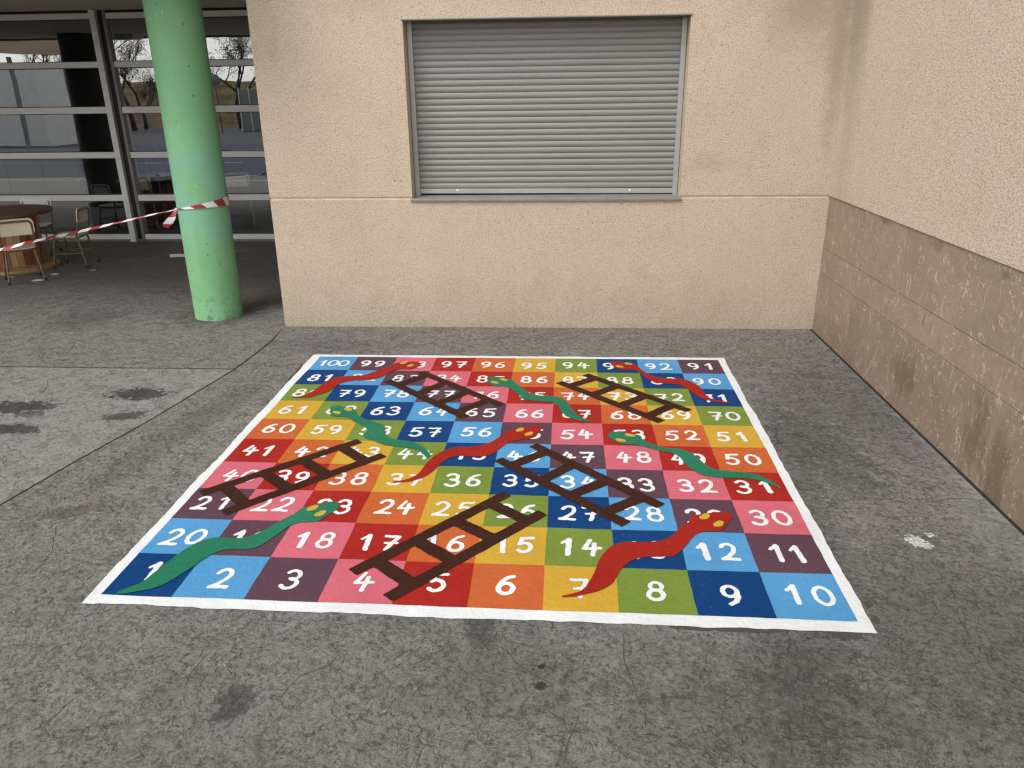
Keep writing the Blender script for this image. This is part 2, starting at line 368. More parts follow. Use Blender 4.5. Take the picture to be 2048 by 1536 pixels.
scuff = M.math('MULTIPLY', M.ramp(z, .34, .0, 0, 1), M.ramp(M.noise(17, 5, .7), .52, .64, 0, .7))
c = M.mix(scuff, c, (.07, .11, .06))
runs = M.ramp(M.noise(16, 5, .65, 0, M.mapping(P, scale=(1, 1, .06))), .58, .72, 0, .4)
c = M.mix(runs, c, (.15, .30, .16))
scr = M.math('MULTIPLY', M.ramp(M.math('ABSOLUTE', M.math('SUBTRACT', M.noise(6, 2, .5, .4, M.mapping(P, scale=(1, 1, .6))), .5)), .0, .006, 1, 0), M.ramp(M.noise(4.5, 3), .55, .62, 0, .6))
c = M.mix(scr, c, (.42, .60, .42))
M.col(c); M.bump(M.math('SUBTRACT', M.math('MULTIPLY', M.noise(20, 5, .6), .5), M.math('MULTIPLY', pits, .8)), .006, .6); m_green = M.m

def paint(name, c, wear=.12, rough=.5):
    c = tuple(x*.62 for x in c[:3])
    M = Mat(name, rough, .06)
    n = M.noise(3, 5, .65); br = M.noise(16, 5, .6, 0, M.mapping(M.P, scale=(1, 4, 1), rot=(0, 0, .3))); gr = M.noise(120, 3, .7)
    dk = tuple(x*.78 for x in c[:3]); lt = tuple(min(.85, x*1.12+.004) for x in c[:3])
    k = M.mix(M.ramp(n, .35, .7), dk, lt); k = M.mix(.55, k, c); k = M.mix(M.ramp(br, .5, .75, 0, .22), k, dk)
    k = M.mix(M.ramp(gr, .60, .75, 0, wear), k, tuple(min(1, x*.8+.03) for x in c[:3]))
    cf = M.noise(30, 8, .78, .25, M.mapping(M.P, scale=(1, .9, 1), rot=(0, 0, R(25))))
    k = M.mix(M.ramp(cf, .57, .68, 0, .32), k, tuple(x*.66 for x in c[:3]))
    for (px, py, r) in ((885, 790, .13), (1225, 795, .11), (845, 752, .05), (1400, 795, .06), (970, 1175, .10), (1440, 1205, .13)):
        x, y = g2(px, py); k = M.mix(M.math('MULTIPLY', M.blot(x, y, r, r*.8, edge=.9, ns=14, amp=.9), .22), k, (.42, .40, .37))
    fk = M.voro(70, 'F1'); fkc = M.voro(70, 'F1', None, 'Color')
    k = M.mix(M.math('MULTIPLY', M.math('MULTIPLY', M.ramp(fk, .12, .26, 1, 0), M.ramp(M.xyz(fkc)[0], .88, .90)), M.ramp(n, .45, .62, .1, .55)), k, tuple(x*.5+.22 for x in c[:3]))
    M.col(k); M.rough(M.ramp(br, .3, .7, rough-.1, rough+.12))
    h = M.math('ADD', M.math('MULTIPLY', cf, -1.2), M.math('MULTIPLY', gr, .3))
    M.bump(h, .011, .7); return M.m
PAINT = {n: paint(n.replace(' ', '_')+'_paint', c) for n, c in {
    'dark blue': lin(10, 67, 126), 'light blue': lin(92, 164, 218), 'purple': lin(100, 70, 84), 'pink': lin(222, 112, 128),
    'red': lin(176, 42, 34), 'orange': lin(210, 106, 56), 'yellow': lin(218, 174, 62), 'green': lin(128, 150, 64)}.items()}
m_white = paint('white_paint', (.93, .95, .955), .03); m_num = paint('number_paint', (.95, .96, .955), .02)
m_lad = paint('ladder_paint', lin(66, 36, 26)); m_sg = paint('green_snake_paint', lin(44, 128, 96)); m_sr = paint('red_snake_paint', lin(172, 40, 30)); m_eye = paint('eye_paint', lin(222, 178, 66))
m_under = paint('undercoat_paint', lin(92, 88, 84), .3, .7)

M = Mat('tape_plastic', .35, .5); uv = M.xyz(M.tc.outputs['UV'])
f = M.math('FRACT', M.math('ADD', M.math('MULTIPLY', uv[0], 1/.19), M.math('MULTIPLY', uv[1], .22)))
M.col(M.mix(M.ramp(f, .49, .51), (.68, .68, .67), (.30, .025, .03))); m_tape = M.m

def wood(name, a, b, scale=(6, 6, 1)):
    M = Mat(name, .6, .3); n = M.noise(4, 6, .65, .8, M.mapping(M.P, scale=scale)); M.col(M.mix(M.ramp(n, .35, .68), a, b)); M.bump(n, .003, .4); return M.m
m_top = wood('drum_top_wood', (.17, .085, .05), (.08, .038, .025), (1, 7, 7))
m_plank = [wood('plank_wood_a', (.38, .19, .09), (.25, .115, .055)), wood('plank_wood_b', (.29, .105, .06), (.19, .065, .04)), wood('plank_wood_c', (.46, .29, .15), (.33, .19, .09))]
m_ply = wood('cream_plywood', (.78, .70, .53), (.70, .61, .45), (1, 5, 5)); m_ply2 = wood('white_plywood', (.86, .84, .77), (.78, .75, .68), (1, 5, 5))
m_seat = wood('worn_seat_wood', (.56, .49, .38), (.44, .37, .28), (1, 5, 5))
m_tube = metal_paint('brown_tube_enamel', (.17, .115, .065), .35, .2, .3); m_rub = metal_paint('black_rubber', (.02, .02, .02), .7, 0, .2)
m_room = Mat('room_paint', .8, .3).col((.20, .19, .175)).m
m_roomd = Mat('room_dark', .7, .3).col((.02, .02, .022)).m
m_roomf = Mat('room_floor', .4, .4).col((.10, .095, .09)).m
m_beige = Mat('beige_laminate', .6, .3).col((.46, .40, .31)).m
m_blue = Mat('blue_curtain', .8, .2).col((.04, .05, .22)).m
M = Mat('blue_patterned_cloth', .6, .3); M.col(M.mix(M.ramp(M.voro(9, 'F1'), .3, .34), lin(60, 90, 150), lin(190, 215, 225))); m_cloth = M.m
m_lamp = Mat('lamp_diffuser', .5, .4).col((.7, .7, .68)).m
m_paper = Mat('crumpled_paper', .8, .3).col((.62, .60, .56)).m
M = Mat('white_splash_powder', .9, .1); M.col((.62, .62, .61)); M.put(M.b.inputs['Alpha'], M.ramp(M.noise(60, 5, .8), .36, .66, .05, .9)); m_splash = M.m
M = Mat('rusty_metal', .6, .4, .4); M.col(M.mix(M.ramp(M.noise(60, 4, .7), .42, .6), (.16, .17, .19), (.05, .035, .025))); m_rust = M.m
M = Mat('asphalt', .9, .3); M.col(M.mix(M.ramp(M.noise(3, 5, .65), .35, .7), (.10, .10, .10), (.065, .065, .068))); m_asph = M.m
M = Mat('dry_grass', .95, .1); M.col(M.mix(M.ramp(M.noise(1.1, 6, .7), .38, .64), (.30, .21, .12), (.12, .11, .06))); M.bump(M.noise(4, 6, .7), .3, 1); m_bank = M.m
m_bark = wood('grey_bark', (.07, .055, .045), (.04, .03, .025), (5, 5, 1)); m_leaf = Mat('yellowing_leaf', .8, .2).col((.16, .12, .05)).m; m_ever = Mat('evergreen_leaf', .8, .2).col((.05, .06, .035)).m
M = Mat('wood_cladding', .7, .2); M.col(M.mix(M.ramp(M.noise(2, 5, .6, 0, M.mapping(M.P, scale=(.3, 1, 12))), .35, .7), (.62, .45, .30), (.45, .32, .21))); m_clad = M.m
m_van = metal_paint('white_panel', (.85, .84, .8), .5, 0, .3); m_orange = metal_paint('orange_machine_paint', (.45, .14, .02), .45, 0, .3); m_grey = metal_paint('grey_panel', (.25, .26, .26), .6, 0, .3)
m_signred = metal_paint('sign_back', (.2, .21, .22), .5, .4, .2); m_post = metal_paint('post_red', (.25, .06, .04), .6, 0, .3)

# ------------------------------------------------------------------ ground
def sheet(name, poly, z, mat, hole=None):
    return pyd(name, [(x, y, z) for x, y in poly], [list(range(len(poly)))], mat)
tag(sheet('ground', [(-260, -260), (260, -260), (260, 260), (-260, 260)], -.03, m_asph), kind='structure')
def slab(name, poly, mat, parent=None):
    """cast slab: top face at z = 0 and a 30 mm edge down into the joint"""
    n = len(poly); v = [(x, y, 0) for x, y in poly]+[(x, y, -.029) for x, y in poly]
    f = [list(range(n))]+[[i, i+n, (i+1) % n+n, (i+1) % n] for i in range(n)]
    return tag(pyd(name, v, f, mat), kind='structure')
tag(sheet('sports_court', [(-30, -11), (-3.4, -11), (-3.4, 1.4), (-30, 1.4)], -.002, Mat('court_paint', .8, .3).col((.03, .04, .065)).m), kind='structure')
J = [g2(*q) for q in ((568, 651), (545, 680), (508, 710), (470, 738), (300, 840), (150, 923), (0, 1010))]
e = .008
far = (J[-1][0]+(J[-1][0]-J[-2][0])*4, J[-1][1]+(J[-1][1]-J[-2][1])*4)
main_poly = [(x+e, y-e*.3) for x, y in J]+[(far[0]+e, far[1]), (far[0], -14), (XR-.018, -14), (XR-.018, D-.014), (XL, D-.014)]
left_poly = [(x-e, y-e) for x, y in J[3:]]+[(J[-1][0]-.35-e, 1.5), (-3.4, 1.5), (-30, 1.5), (-30, J[3][1]+.07)]
porch_poly = [(XL-.004, FY), (XL-.004, D-.004)]+[(x-e, y+.002) for x, y in J[1:3]]+[(J[3][0]-e, J[3][1]+.014), (-30, J[3][1]+.094), (-30, FY)]
pav_main = slab('pavement', main_poly[::-1], m_main)
slab('side_pavement', left_poly[::-1], m_left)
slab('porch_pavement', porch_poly[::-1], m_porch)
for nm in ('pavement', 'side_pavement', 'porch_pavement'):
    bm = bmesh.new(); bm.from_mesh(bpy.data.objects[nm].data); bmesh.ops.recalc_face_normals(bm, faces=bm.faces)
    top = max(bm.faces, key=lambda f: f.calc_area())
    if top.normal.z < 0: bmesh.ops.reverse_faces(bm, faces=bm.faces)
    bmesh.ops.triangulate(bm, faces=[f for f in bm.faces if len(f.verts) > 4]); bm.to_mesh(bpy.data.objects[nm].data); bm.free()
def filler(pts, w):
    P = [Vector(p).to_2d() for p in pts]; V = []
    for i, p in enumerate(P):
        t = (P[min(i+1, len(P)-1)]-P[max(i-1, 0)]).normalized(); q = Vector((-t.y, t.x))*w; V += [(*(p+q), -.004), (*(p-q), -.004)]
    tag(pyd('joint_filler', V, [[2*i, 2*i+1, 2*i+3, 2*i+2] for i in range(len(P)-1)], m_dark), kind='structure')
filler(J[1:]+[far], .03); filler([(J[3][0]-.03, J[3][1]+.01), (-30, J[3][1]+.075)], .04)
filler([(XR-.006, -14), (XR-.006, D)], .012); filler([(XL, D-.007), (XR, D-.007)], .0068)
# cracks: thin ragged dark ribbons
CR = [[(956,1236),(973,1278),(1003,1293),(1037,1329),(1066,1351),(1095,1366),(1122,1366)], [(1159,1434),(1144,1464),(1132,1488),(1125,1532)],
      [(1249,1262),(1247,1327),(1266,1371),(1290,1425),(1296,1464)], [(1603,1395),(1608,1468),(1627,1503)], [(90,1005),(94,1031),(116,1038),(152,1031),(195,1018)],
      [(112,1049),(105,1099),(83,1132),(58,1150)], [(416,1309),(380,1349),(362,1382)], [(260,1371),(232,1382)], [(315,1450),(290,1472),(275,1490)], [(159,1393),(130,1414),(90,1454)],
      [(97,761),(94,776),(73,794),(62,805)], [(146,682),(148,691),(138,703),(117,717)], [(995,668),(1000,685),(1040,700),(1075,712)],
      [(1574,729),(1592,742),(1610,760)], [(1582,856),(1613,882),(1657,908)], [(1634,781),(1665,786),(1683,791)], [(1795,1012),(1824,1028),(1840,1036)], [(1874,999),(1926,998),(1954,999)],
      [(1850,1290),(1810,1320),(1795,1345)], [(1780,1380),(1765,1420),(1740,1440)], [(500,1380),(470,1400),(440,1450)], [(700,1290),(660,1330),(600,1350),(560,1390)], [(860,1480),(840,1500),(830,1536)], [(430,700),(425,712),(400,725)]]
def ribbon(pts, w, z, name, mat, parent=None, seed=0, step=.02):
    P = [Vector(p[:2]).to_3d() for p in pts]; out = []
    for a, b in zip(P, P[1:]):
        n = max(1, int((b-a).length/step))
        out += [a.lerp(b, k/n) for k in range(n)]
    out.append(P[-1]); V = []; n = len(out)
    for i, p in enumerate(out):
        t = (out[min(i+1, n-1)]-out[max(i-1, 0)]).normalized(); q = Vector((-t.y, t.x, 0))
        ww = w*min(1, i/3+.15, (n-1-i)/3+.15)*(.55+.9*abs(wob(i*.37, 1, seed))); off = q*(wob(i*.31, 1, seed+9)*.012)
        V += [(p+off+q*ww).to_tuple(), (p+off-q*ww).to_tuple()]
    V = [(x, y, z) for x, y, _ in V]
    return V, [[2*i, 2*i+1, 2*i+3, 2*i+2] for i in range(n-1)]
V, F = [], []
for i, c in enumerate(CR):
    v, f = ribbon([G(*q) for q in c], .0022, .0012, '', None, seed=i)
    F += [[k+len(V) for k in q] for q in f]; V += v
M = Mat('crack_dirt', .95, .1); M.col((.06, .057, .053)); o = pyd('ground_crack', V, F, M.m); tag(o, kind='structure')

# ------------------------------------------------------------------ front wall
def quad(bm, *p): return bm.faces.new([bm.verts.new(q) for q in p])
WX0, WX1, WZ0, WZ1, RD = -1.147, .902, 1.028, 2.293, .125
GZ0, GZ1, GD = 1.023, 1.045, .007
ZT = 3.5
def front_wall():
    bm = bmesh.new(); gb = bmesh.new()
    def rect(b, x0, x1, z0, z1, y): quad(b, (x0, y, z0), (x1, y, z0), (x1, y, z1), (x0, y, z1))
    rect(bm, XL, XR+.04, -.03, GZ0, D)
    rect(bm, XL, WX0, GZ1, ZT, D); rect(bm, WX1, XR, GZ1, ZT, D); rect(bm, WX0, WX1, WZ1, ZT, D)
    for x0, x1 in ((XL+GD, WX0), (WX1, XR)):
        rect(gb, x0, x1, GZ0, GZ1, D+GD)
        quad(gb, (x0, D, GZ0), (x1, D, GZ0), (x1, D+GD, GZ0), (x0, D+GD, GZ0)); quad(gb, (x0, D+GD, GZ1), (x1, D+GD, GZ1), (x1, D, GZ1), (x0, D, GZ1))
    # opening: jambs and head
    quad(bm, (WX0, D, WZ0), (WX0, D+RD+.2, WZ0), (WX0, D+RD+.2, WZ1), (WX0, D, WZ1)); quad(bm, (WX1, D+RD+.2, WZ0), (WX1, D, WZ0), (WX1, D, WZ1), (WX1, D+RD+.2, WZ1))
    quad(bm, (WX0, D+RD+.2, WZ1), (WX1, D+RD+.2, WZ1), (WX1, D, WZ1), (WX0, D, WZ1)); quad(bm, (WX0, D, GZ0), (WX1, D, GZ0), (WX1, D+RD+.2, GZ0), (WX0, D+RD+.2, GZ0))
    # return towards the glazing, with the groove running round
    quad(bm, (XL, FY+.05, -.03), (XL, D, -.03), (XL, D, GZ0), (XL, FY+.05, GZ0)); quad(bm, (XL, FY+.05, GZ1), (XL, D, GZ1), (XL, D, ZT), (XL, FY+.05, ZT))
    quad(gb, (XL+GD, FY+.05, GZ0), (XL+GD, D+GD, GZ0), (XL+GD, D+GD, GZ1), (XL+GD, FY+.05, GZ1))
    quad(gb, (XL, D, GZ0), (XL+GD, D, GZ0), (XL+GD, FY, GZ0), (XL, FY, GZ0)); quad(gb, (XL, FY, GZ1), (XL+GD, FY, GZ1), (XL+GD, D, GZ1), (XL, D, GZ1))
    # top and back so that the wall has depth
    quad(bm, (XL, D, ZT), (XR, D, ZT), (XR, FY, ZT), (XL, FY, ZT))
    t = empty('front_wall', (0, 0, 0)); tag(t, 'beige gritty rendered wall with a thin groove, facing the camera behind the painted board', 'wall')
    from_bm('render_panel', bm, m_stucco, t); from_bm('groove', gb, m_band, t)
    return t
front_wall()

# ------------------------------------------------------------------ side wall with stone cladding
def side_wall():
    t = empty('side_wall', (0, 0, 0)); tag(t, 'beige rendered side wall on the right standing over a brown stone base course', 'wall')
    Y0 = -9.0
    bm = bmesh.new()
    quad(bm, (XR, D, ZG), (XR, Y0, ZG), (XR, Y0, ZT), (XR, D, ZT)); quad(bm, (XR, D, ZG), (XR+.03, D, ZG), (XR+.03, Y0, ZG), (XR, Y0, ZG))
    quad(bm, (XR, D, ZT), (XR, Y0, ZT), (XR+.4, Y0, ZT), (XR+.4, D, ZT)); quad(bm, (XR, Y0, -.03), (XR+.4, Y0, -.03), (XR+.4, Y0, ZT), (XR, Y0, ZT))
    from_bm('render_panel', bm, m_stucco2, t)
    bm = bmesh.new(); lay = bm.loops.layers.color.new('slab')
    rows = ((.0, .457, [5.30, 3.62, 2.55, 1.4, .3, -.9, -2.2, -3.6, -5, -6.5, -8]), (.461, .645, [5.72, 4.25, 2.95, 1.75, .5, -.8, -2, -3.4, -5, -6.5, -8]), (.649, ZG-.004, [5.30, 4.61, 3.905, 3.2, 2.5, 1.8, 1.1, .4, -.3, -1, -1.7, -3, -4.4, -6, -8]))
    rnd = random.Random(3)
    for z0, z1, ys in rows:
        ed = [D-.003]+ys+[Y0+.01]
        for a, b in zip(ed, ed[1:]):
            gx = XR+.006+rnd.uniform(0, .0025); k = rnd.uniform(.86, 1.12); col = (k, k*rnd.uniform(.985, 1.01), k*rnd.uniform(.93, .99), 1)
            h = .0035
            bb = bmesh.new(); add_box(bb, gx, gx+.02, b+h, a-h, z0 if z0 else -.028, z1, .0012)
            n0 = len(bm.faces); merge(bm, bb); bm.faces.ensure_lookup_table()
            lay = bm.loops.layers.color['slab']
            for f in bm.faces[n0:]:
                for l in f.loops: l[lay] = col
    o = from_bm('stone_cladding', bm, m_stone, t)
    bm = bmesh.new(); quad(bm, (XR+.0105, D, -.03), (XR+.0105, Y0, -.03), (XR+.0105, Y0, ZG), (XR+.0105, D, ZG)); from_bm('joint_mortar', bm, m_joint, t)
side_wall()

# ------------------------------------------------------------------ roller shutter
def shutter():
    t = empty('roller_shutter', ((WX0+WX1)/2, D+RD, WZ0)); tag(t, 'closed grey metal roller shutter set in the beige front wall', 'shutter')
    t.matrix_world.translation
    off = -Vector(t.location)
    def fin(o): o.data.transform(Matrix.Translation(off)); return o
    YR = D+RD; RW = .037
    for x0 in (WX0+.004, WX1-.004-RW):
        fin(box_obj('guide_rail', x0, x0+RW, YR, YR+.06, WZ0+.004, WZ1-.002, m_rail, t, .002))
    x0, x1 = WX0+.004+RW-.006, WX1-.004-RW+.006
    zb, zt = WZ0+.058, WZ1-.01; n = 27; p = (zt-zb)/n; prof = []
    for k in range(n):
        z = zb+k*p
        for a in range(7):
            u = a/6; prof.append((YR+.032-.0052*math.sin(math.pi*min(1, u*1.02)) ** .7 if 0 < u < 1 else YR+.032, z+p*.05+u*p*.86))
        prof.append((YR+.037, z+p*.93)); prof.append((YR+.037, z+p*1.03))
    NX = 24; V = []; F = []
    for i in range(NX+1):
        x = x0+(x1-x0)*i/NX
        for j, (y, z) in enumerate(prof): V.append((x, y+.0015*wob(x*2+z*3, 1, 2), z+.0012*wob(x*1.3, 1, int(j/9))))
    q = len(prof)
    for i in range(NX):
        for j in range(q-1): F.append([i*q+j, (i+1)*q+j, (i+1)*q+j+1, i*q+j+1])
    fin(pyd('slat_curtain', V, F, m_slat, t, 35))
    bm = bmesh.new(); add_box(bm, x0+.004, x1-.004, YR+.016, YR+.038, WZ0+.022, WZ0+.057, .002)
    bmesh.ops.transform(bm, matrix=Matrix.Rotation(R(.12), 4, 'Y'), verts=bm.verts, space=Matrix.Translation(Vector((-(x0+x1)/2, 0, -WZ0))))
    bar = fin(from_bm('bottom_bar', bm, m_rail, t))
    for px in (915, 1260):
        c = on_y(px, 381, YR+.014); bm = bmesh.new(); add_lathe(bm, [(.0095, 0), (.0095, .003), (.006, .0045)], 16)
        add_lathe(bm, [(.0028, .0046), (.0028, .0052)], 10)
        bmesh.ops.transform(bm, matrix=Matrix.Translation((c.x, YR+.016, c.z)) @ Matrix.Rotation(R(90), 4, 'X'), verts=bm.verts)
        fin(from_bm('bolt', bm, m_bolt, bar, 40))
    # sill: sloping pan with a down-turned lip, and a folded head flashing
    sx0, sx1 = WX0-.012, WX1+.012
    pr = [(YR+.07, WZ0+.012), (D-.012, WZ0+.004), (D-.014, WZ0-.004), (D-.014, WZ0-.018), (D-.008, WZ0-.020), (D-.004, WZ0-.018), (D-.002, WZ0-.008), (YR+.07, WZ0-.004)]
    V = [(x, y, z) for x in (sx0, sx1) for y, z in pr]; k = len(pr)
    fin(pyd('sill', V, [[i, (i+1) % k, (i+1) % k+k, i+k] for i in range(k)]+[list(range(k))[::-1], list(range(k, 2*k))], m_sill, t))
    fin(box_obj('lintel_flashing', WX0-.012, WX1+.012, D-.006, YR+.06, WZ1-.009, WZ1-.001, m_sill, t, .001))
    fin(box_obj('shutter_box', x0, x1, YR+.06, YR+.12, WZ0+.02, WZ1-.011, m_black, t))
shutter()

# ------------------------------------------------------------------ canopy, column, glazing
CZ = 2.77
t = empty('canopy', (-5, 7.7, CZ)); tag(t, 'flat dark boarded porch canopy over the glazed front, carried by the green column', 'canopy')
def rel(o, root): o.data.transform(Matrix.Translation(-Vector(root.location))); return o
CYF = 5.45
rel(box_obj('soffit', -34, XL-.003, CYF+.06, FY+.2, CZ, CZ+.05, m_soffit, t), t); rel(box_obj('fascia', -34, XL-.003, CYF, CYF+.06, CZ-.03, CZ+.45, m_fascia, t, .004), t); rel(box_obj('roof_deck', -34, XL-.003, CYF+.06, FY+.2, CZ+.051, CZ+.4, m_fascia, t), t)
CC = Vector((-2.972, 6.36)); CRAD = .200
bm = bmesh.new(); prof = []
for k in range(60):
    z = (CZ-.0)*k/59; prof.append((CRAD+.010*k/59+.0025*wob(z*2.5, 1, 4), z-.004 if k == 0 else z))
add_lathe(bm, prof, 64)
col = from_bm('column', bm, m_green, None, 60); col.location = (CC.x, CC.y, 0)
tag(col, 'round mint green painted concrete column with bluish touch-up patches and chips', 'column')

bm = bmesh.new(); add_lathe(bm, [(.33, -.004), (.33, .06), (.30, .075), (.30, CZ)], 48); c2_ = from_bm('column', bm, m_black, None, 40); c2_.location = (-8.0, CC.y, 0)
tag(c2_, 'thick black round column of the porch, out of frame and seen only as a dark band mirrored in the left panes', 'column')
def facade():
    t = empty('glass_facade', (-5.5, FY, 0)); tag(t, 'dark glazed front with pale horizontal aluminium bars under the canopy, left of the beige wall', 'glazing')
    zs = [(2.672, 2.738), (2.131, 2.199), (1.602, 1.679), (1.063, 1.137), (.527, .604), (.03, .096)]
    bays = [(-34, -8.95), (-8.75, -5.66), (-5.47, XL-.004)]
    for bi, (x0, x1) in enumerate(bays):
        for k, (a, b) in enumerate(zs):
            rel(box_obj('transom' if 0 < k < 5 else ('head_rail' if k == 0 else 'bottom_rail'), x0, x1, FY-.03, FY+.05, a, b, m_frame, t, .004), t)
        for (a, b), (c, d) in zip(zs[1:], zs):
            g = pyd('pane', [(x0, FY+.01, b-.002), (x1, FY+.01, b-.002), (x1, FY+.01, c+.002), (x0, FY+.01, c+.002)], [[0, 1, 2, 3]], m_glass, t); rel(g, t)
            bm = bmesh.new()
            for zz in (b, c): add_box(bm, x0, x1, FY-.012, FY+.009, zz-.006 if zz == b else zz-.008, zz+.008 if zz == b else zz+.006)
            rel(from_bm('gasket', bm, m_black, t), t)
    for x in (-8.95, -5.66):
        rel(box_obj('mullion', x, x+.075, FY-.06, FY+.08, .0, CZ-.001, m_frame, t, .004), t)
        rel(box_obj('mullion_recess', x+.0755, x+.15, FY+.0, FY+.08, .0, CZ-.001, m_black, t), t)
        rel(box_obj('mullion', x+.1505, x+.189, FY-.035, FY+.08, .0, CZ-.001, m_sill, t, .003), t)
    rel(box_obj('threshold', -34, XL-.004, FY-.02, FY+.08, -.02, .029, m_sill, t, .003), t)
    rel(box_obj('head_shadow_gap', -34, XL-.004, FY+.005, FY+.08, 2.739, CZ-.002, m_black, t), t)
facade()

# ------------------------------------------------------------------ the room behind the glass
def room():
    x0, x1, y1 = -34.0, .2, 16.5
    def pl(name, a, b, c, d, mt): tag(pyd(name, [a, b, c, d], [[0, 1, 2, 3]], mt), kind='structure')
    pl('room_floor', (x0, FY+.08, .005), (x1, FY+.08, .005), (x1, y1, .005), (x0, y1, .005), m_roomf)
    pl('room_ceiling', (x0, FY+.1, 2.769), (x0, y1, 2.769), (x1, y1, 2.769), (x1, FY+.1, 2.769), m_room)
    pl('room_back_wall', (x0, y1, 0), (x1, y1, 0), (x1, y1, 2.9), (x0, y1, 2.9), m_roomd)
    pl('room_end_wall', (x1, y1, 0), (x1, FY, 0), (x1, FY, .8), (x1, y1, .8), m_room); pl('room_side_wall', (x0, FY, 0), (x0, y1, 0), (x0, y1, 2.9), (x0, FY, 2.9), m_roomd)  # unseen end wall kept low; opening above added so daylight brightens the room
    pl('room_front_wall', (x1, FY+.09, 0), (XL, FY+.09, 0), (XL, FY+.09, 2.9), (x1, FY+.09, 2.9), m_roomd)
    tag(box_obj('room_roof', x0-.1, x1, FY+.21, y1+.1, 2.9, 3.2, m_fascia), kind='structure')
room()
p = on_y(40, 400, 10.9)
o = empty('cupboard', (-7.6, 11.2, .005)); tag(o, 'low beige cupboard standing inside behind the glass at far left', 'cupboard')
box_obj('body', -.9, .75, -.2, .25, 0, 1.12, m_beige, o, .006); box_obj('worktop', -.92, .77, -.23, .27, 1.121, 1.15, m_room, o, .004)
for k in range(3): box_obj('door', -.88+k*.54, -.36+k*.54, -.216, -.201, .06, 1.09, m_beige, o, .003)
o = empty('pillar', (-6.35, 10.9, .005)); tag(o, 'square black pillar standing in the dark room behind the glass', 'pillar'); box_obj('shaft', -.26, .26, -.25, .25, 0.05, 2.76, m_roomd, o, .01); box_obj('plinth', -.28, .28, -.27, .27, 0, .05, m_roomd, o, .004)
# a gathered blue curtain
V = []; F = []
for k in range(41):
    x = -.26+.52*k/40; y = .035*math.sin(k*1.25)+.01*math.sin(k*.5)
    V += [(x, y, 0), (x, y, 2.3)]
F = [[2*k, 2*k+2, 2*k+3, 2*k+1] for k in range(40)]
o = pyd('curtain', V, F, m_blue, None, 180); o.location = (-6.05, 11.6, .35); md = o.modifiers.new('thick', 'SOLIDIFY'); md.thickness = .004; tag(o, 'gathered dark blue curtain hanging inside, right of the black pillar', 'curtain')

# ------------------------------------------------------------------ chairs
def make_chair(mats):
    """child's chair, faces +Y, origin on the floor under the seat"""
    pm, sm = mats
    t = empty('school_chair')
    def plate(name, w, dep, th, curve, M, mt, n=10, rr=.045):
        pts = []
        for cx, cy, a0 in ((w/2-rr, dep/2-rr, 0), (-w/2+rr, dep/2-rr, 90), (-w/2+rr, -dep/2+rr, 180), (w/2-rr, -dep/2+rr, 270)):
            pts += [(cx+rr*math.cos(R(a0+a)), cy+rr*math.sin(R(a0+a))) for a in range(0, 91, 15)]
        bm = bmesh.new(); vs = [bm.verts.new((x, y, 0)) for x, y in pts]; f = bm.faces.new(vs)
        for i in range(1, n):
            X = -w/2+w*i/n; bmesh.ops.bisect_plane(bm, geom=bm.verts[:]+bm.edges[:]+bm.faces[:], plane_co=(X, 0, 0), plane_no=(1, 0, 0))
        r = bmesh.ops.extrude_face_region(bm, geom=bm.faces[:]); bmesh.ops.translate(bm, verts=[v for v in r['geom'] if isinstance(v, bmesh.types.BMVert)], vec=(0, 0, th))
        for v in bm.verts: v.co.z += curve*(v.co.x/(w/2))**2
        bmesh.ops.recalc_face_normals(bm, faces=bm.faces); bmesh.ops.transform(bm, matrix=M, verts=bm.verts)
        return from_bm(name, bm, mt, t, 30)
    plate('seat', .325, .315, .011, .008, Matrix.Translation((0, .01, .345)), sm)
    s = plate('backrest', .335, .17, .010, .014, Matrix.Translation((0, -.158, .575)) @ Matrix.Rotation(R(98), 4, 'X'), pm)
    bm = bmesh.new()
    for x in (-.125, .125):
        for z in (.53, .60):
            b = bmesh.new(); add_lathe(b, [(.006, -.002), (.006, .002), (.003, .0035)], 10); merge(bm, b, Matrix.Translation((x, -.146-(z-.575)*.14+.014*(x/.1675)**2, z)) @ Matrix.Rotation(R(-90), 4, 'X'))
    from_bm('rivet', bm, m_tube, s)
    r = .011
    tube_obj('back_frame', fillet([(-.150, -.118, .34), (-.150, -.150, .43), (-.148, -.186, .632), (.148, -.186, .632), (.150, -.150, .43), (.150, -.118, .34)], .05), r, m_tube, t)
    tube_obj('seat_frame', fillet([(-.145, -.125, .332), (-.145, .13, .332), (.145, .13, .332), (.145, -.125, .332), (-.145, -.125, .332)], .03), .0095, m_tube, t)
    for sx in (-1, 1):
        for a, b in (((.128*sx, -.122, .335), (.163*sx, -.178, .012)), ((.132*sx, .122, .335), (.163*sx, .17, .012))):
            l = tube_obj('leg', [a, Vector(a).lerp(Vector(b), .5), b], .0105, m_tube, t)
            bm = bmesh.new(); d = (Vector(b)-Vector(a)).normalized(); add_tube(bm, [Vector(b)-d*.022, Vector(b)+d*.012], .0135, 10); from_bm('rubber_foot', bm, m_rub, l, 40)
    for y, z, k in ((-.152, .17, .147), (-.163, .105, .153)):
        tube_obj('stretcher', [(-k, y, z), (k, y, z)], .007, m_tube, t)
    for sx in (-1, 1): tube_obj('stretcher', [(.149*sx, -.152, .165), (.150*sx, .149, .165)], .007, m_tube, t)
    return t
GRP = 'school chairs around the cable drum table'
c1 = make_chair((m_ply, m_seat)); tag(c1, 'cream backed tubular school chair seen from behind, nearest, in front of the cable drum', 'chair', GRP)
c1.location = (-5.612, 7.655, 0); c1.rotation_euler.z = R(40)
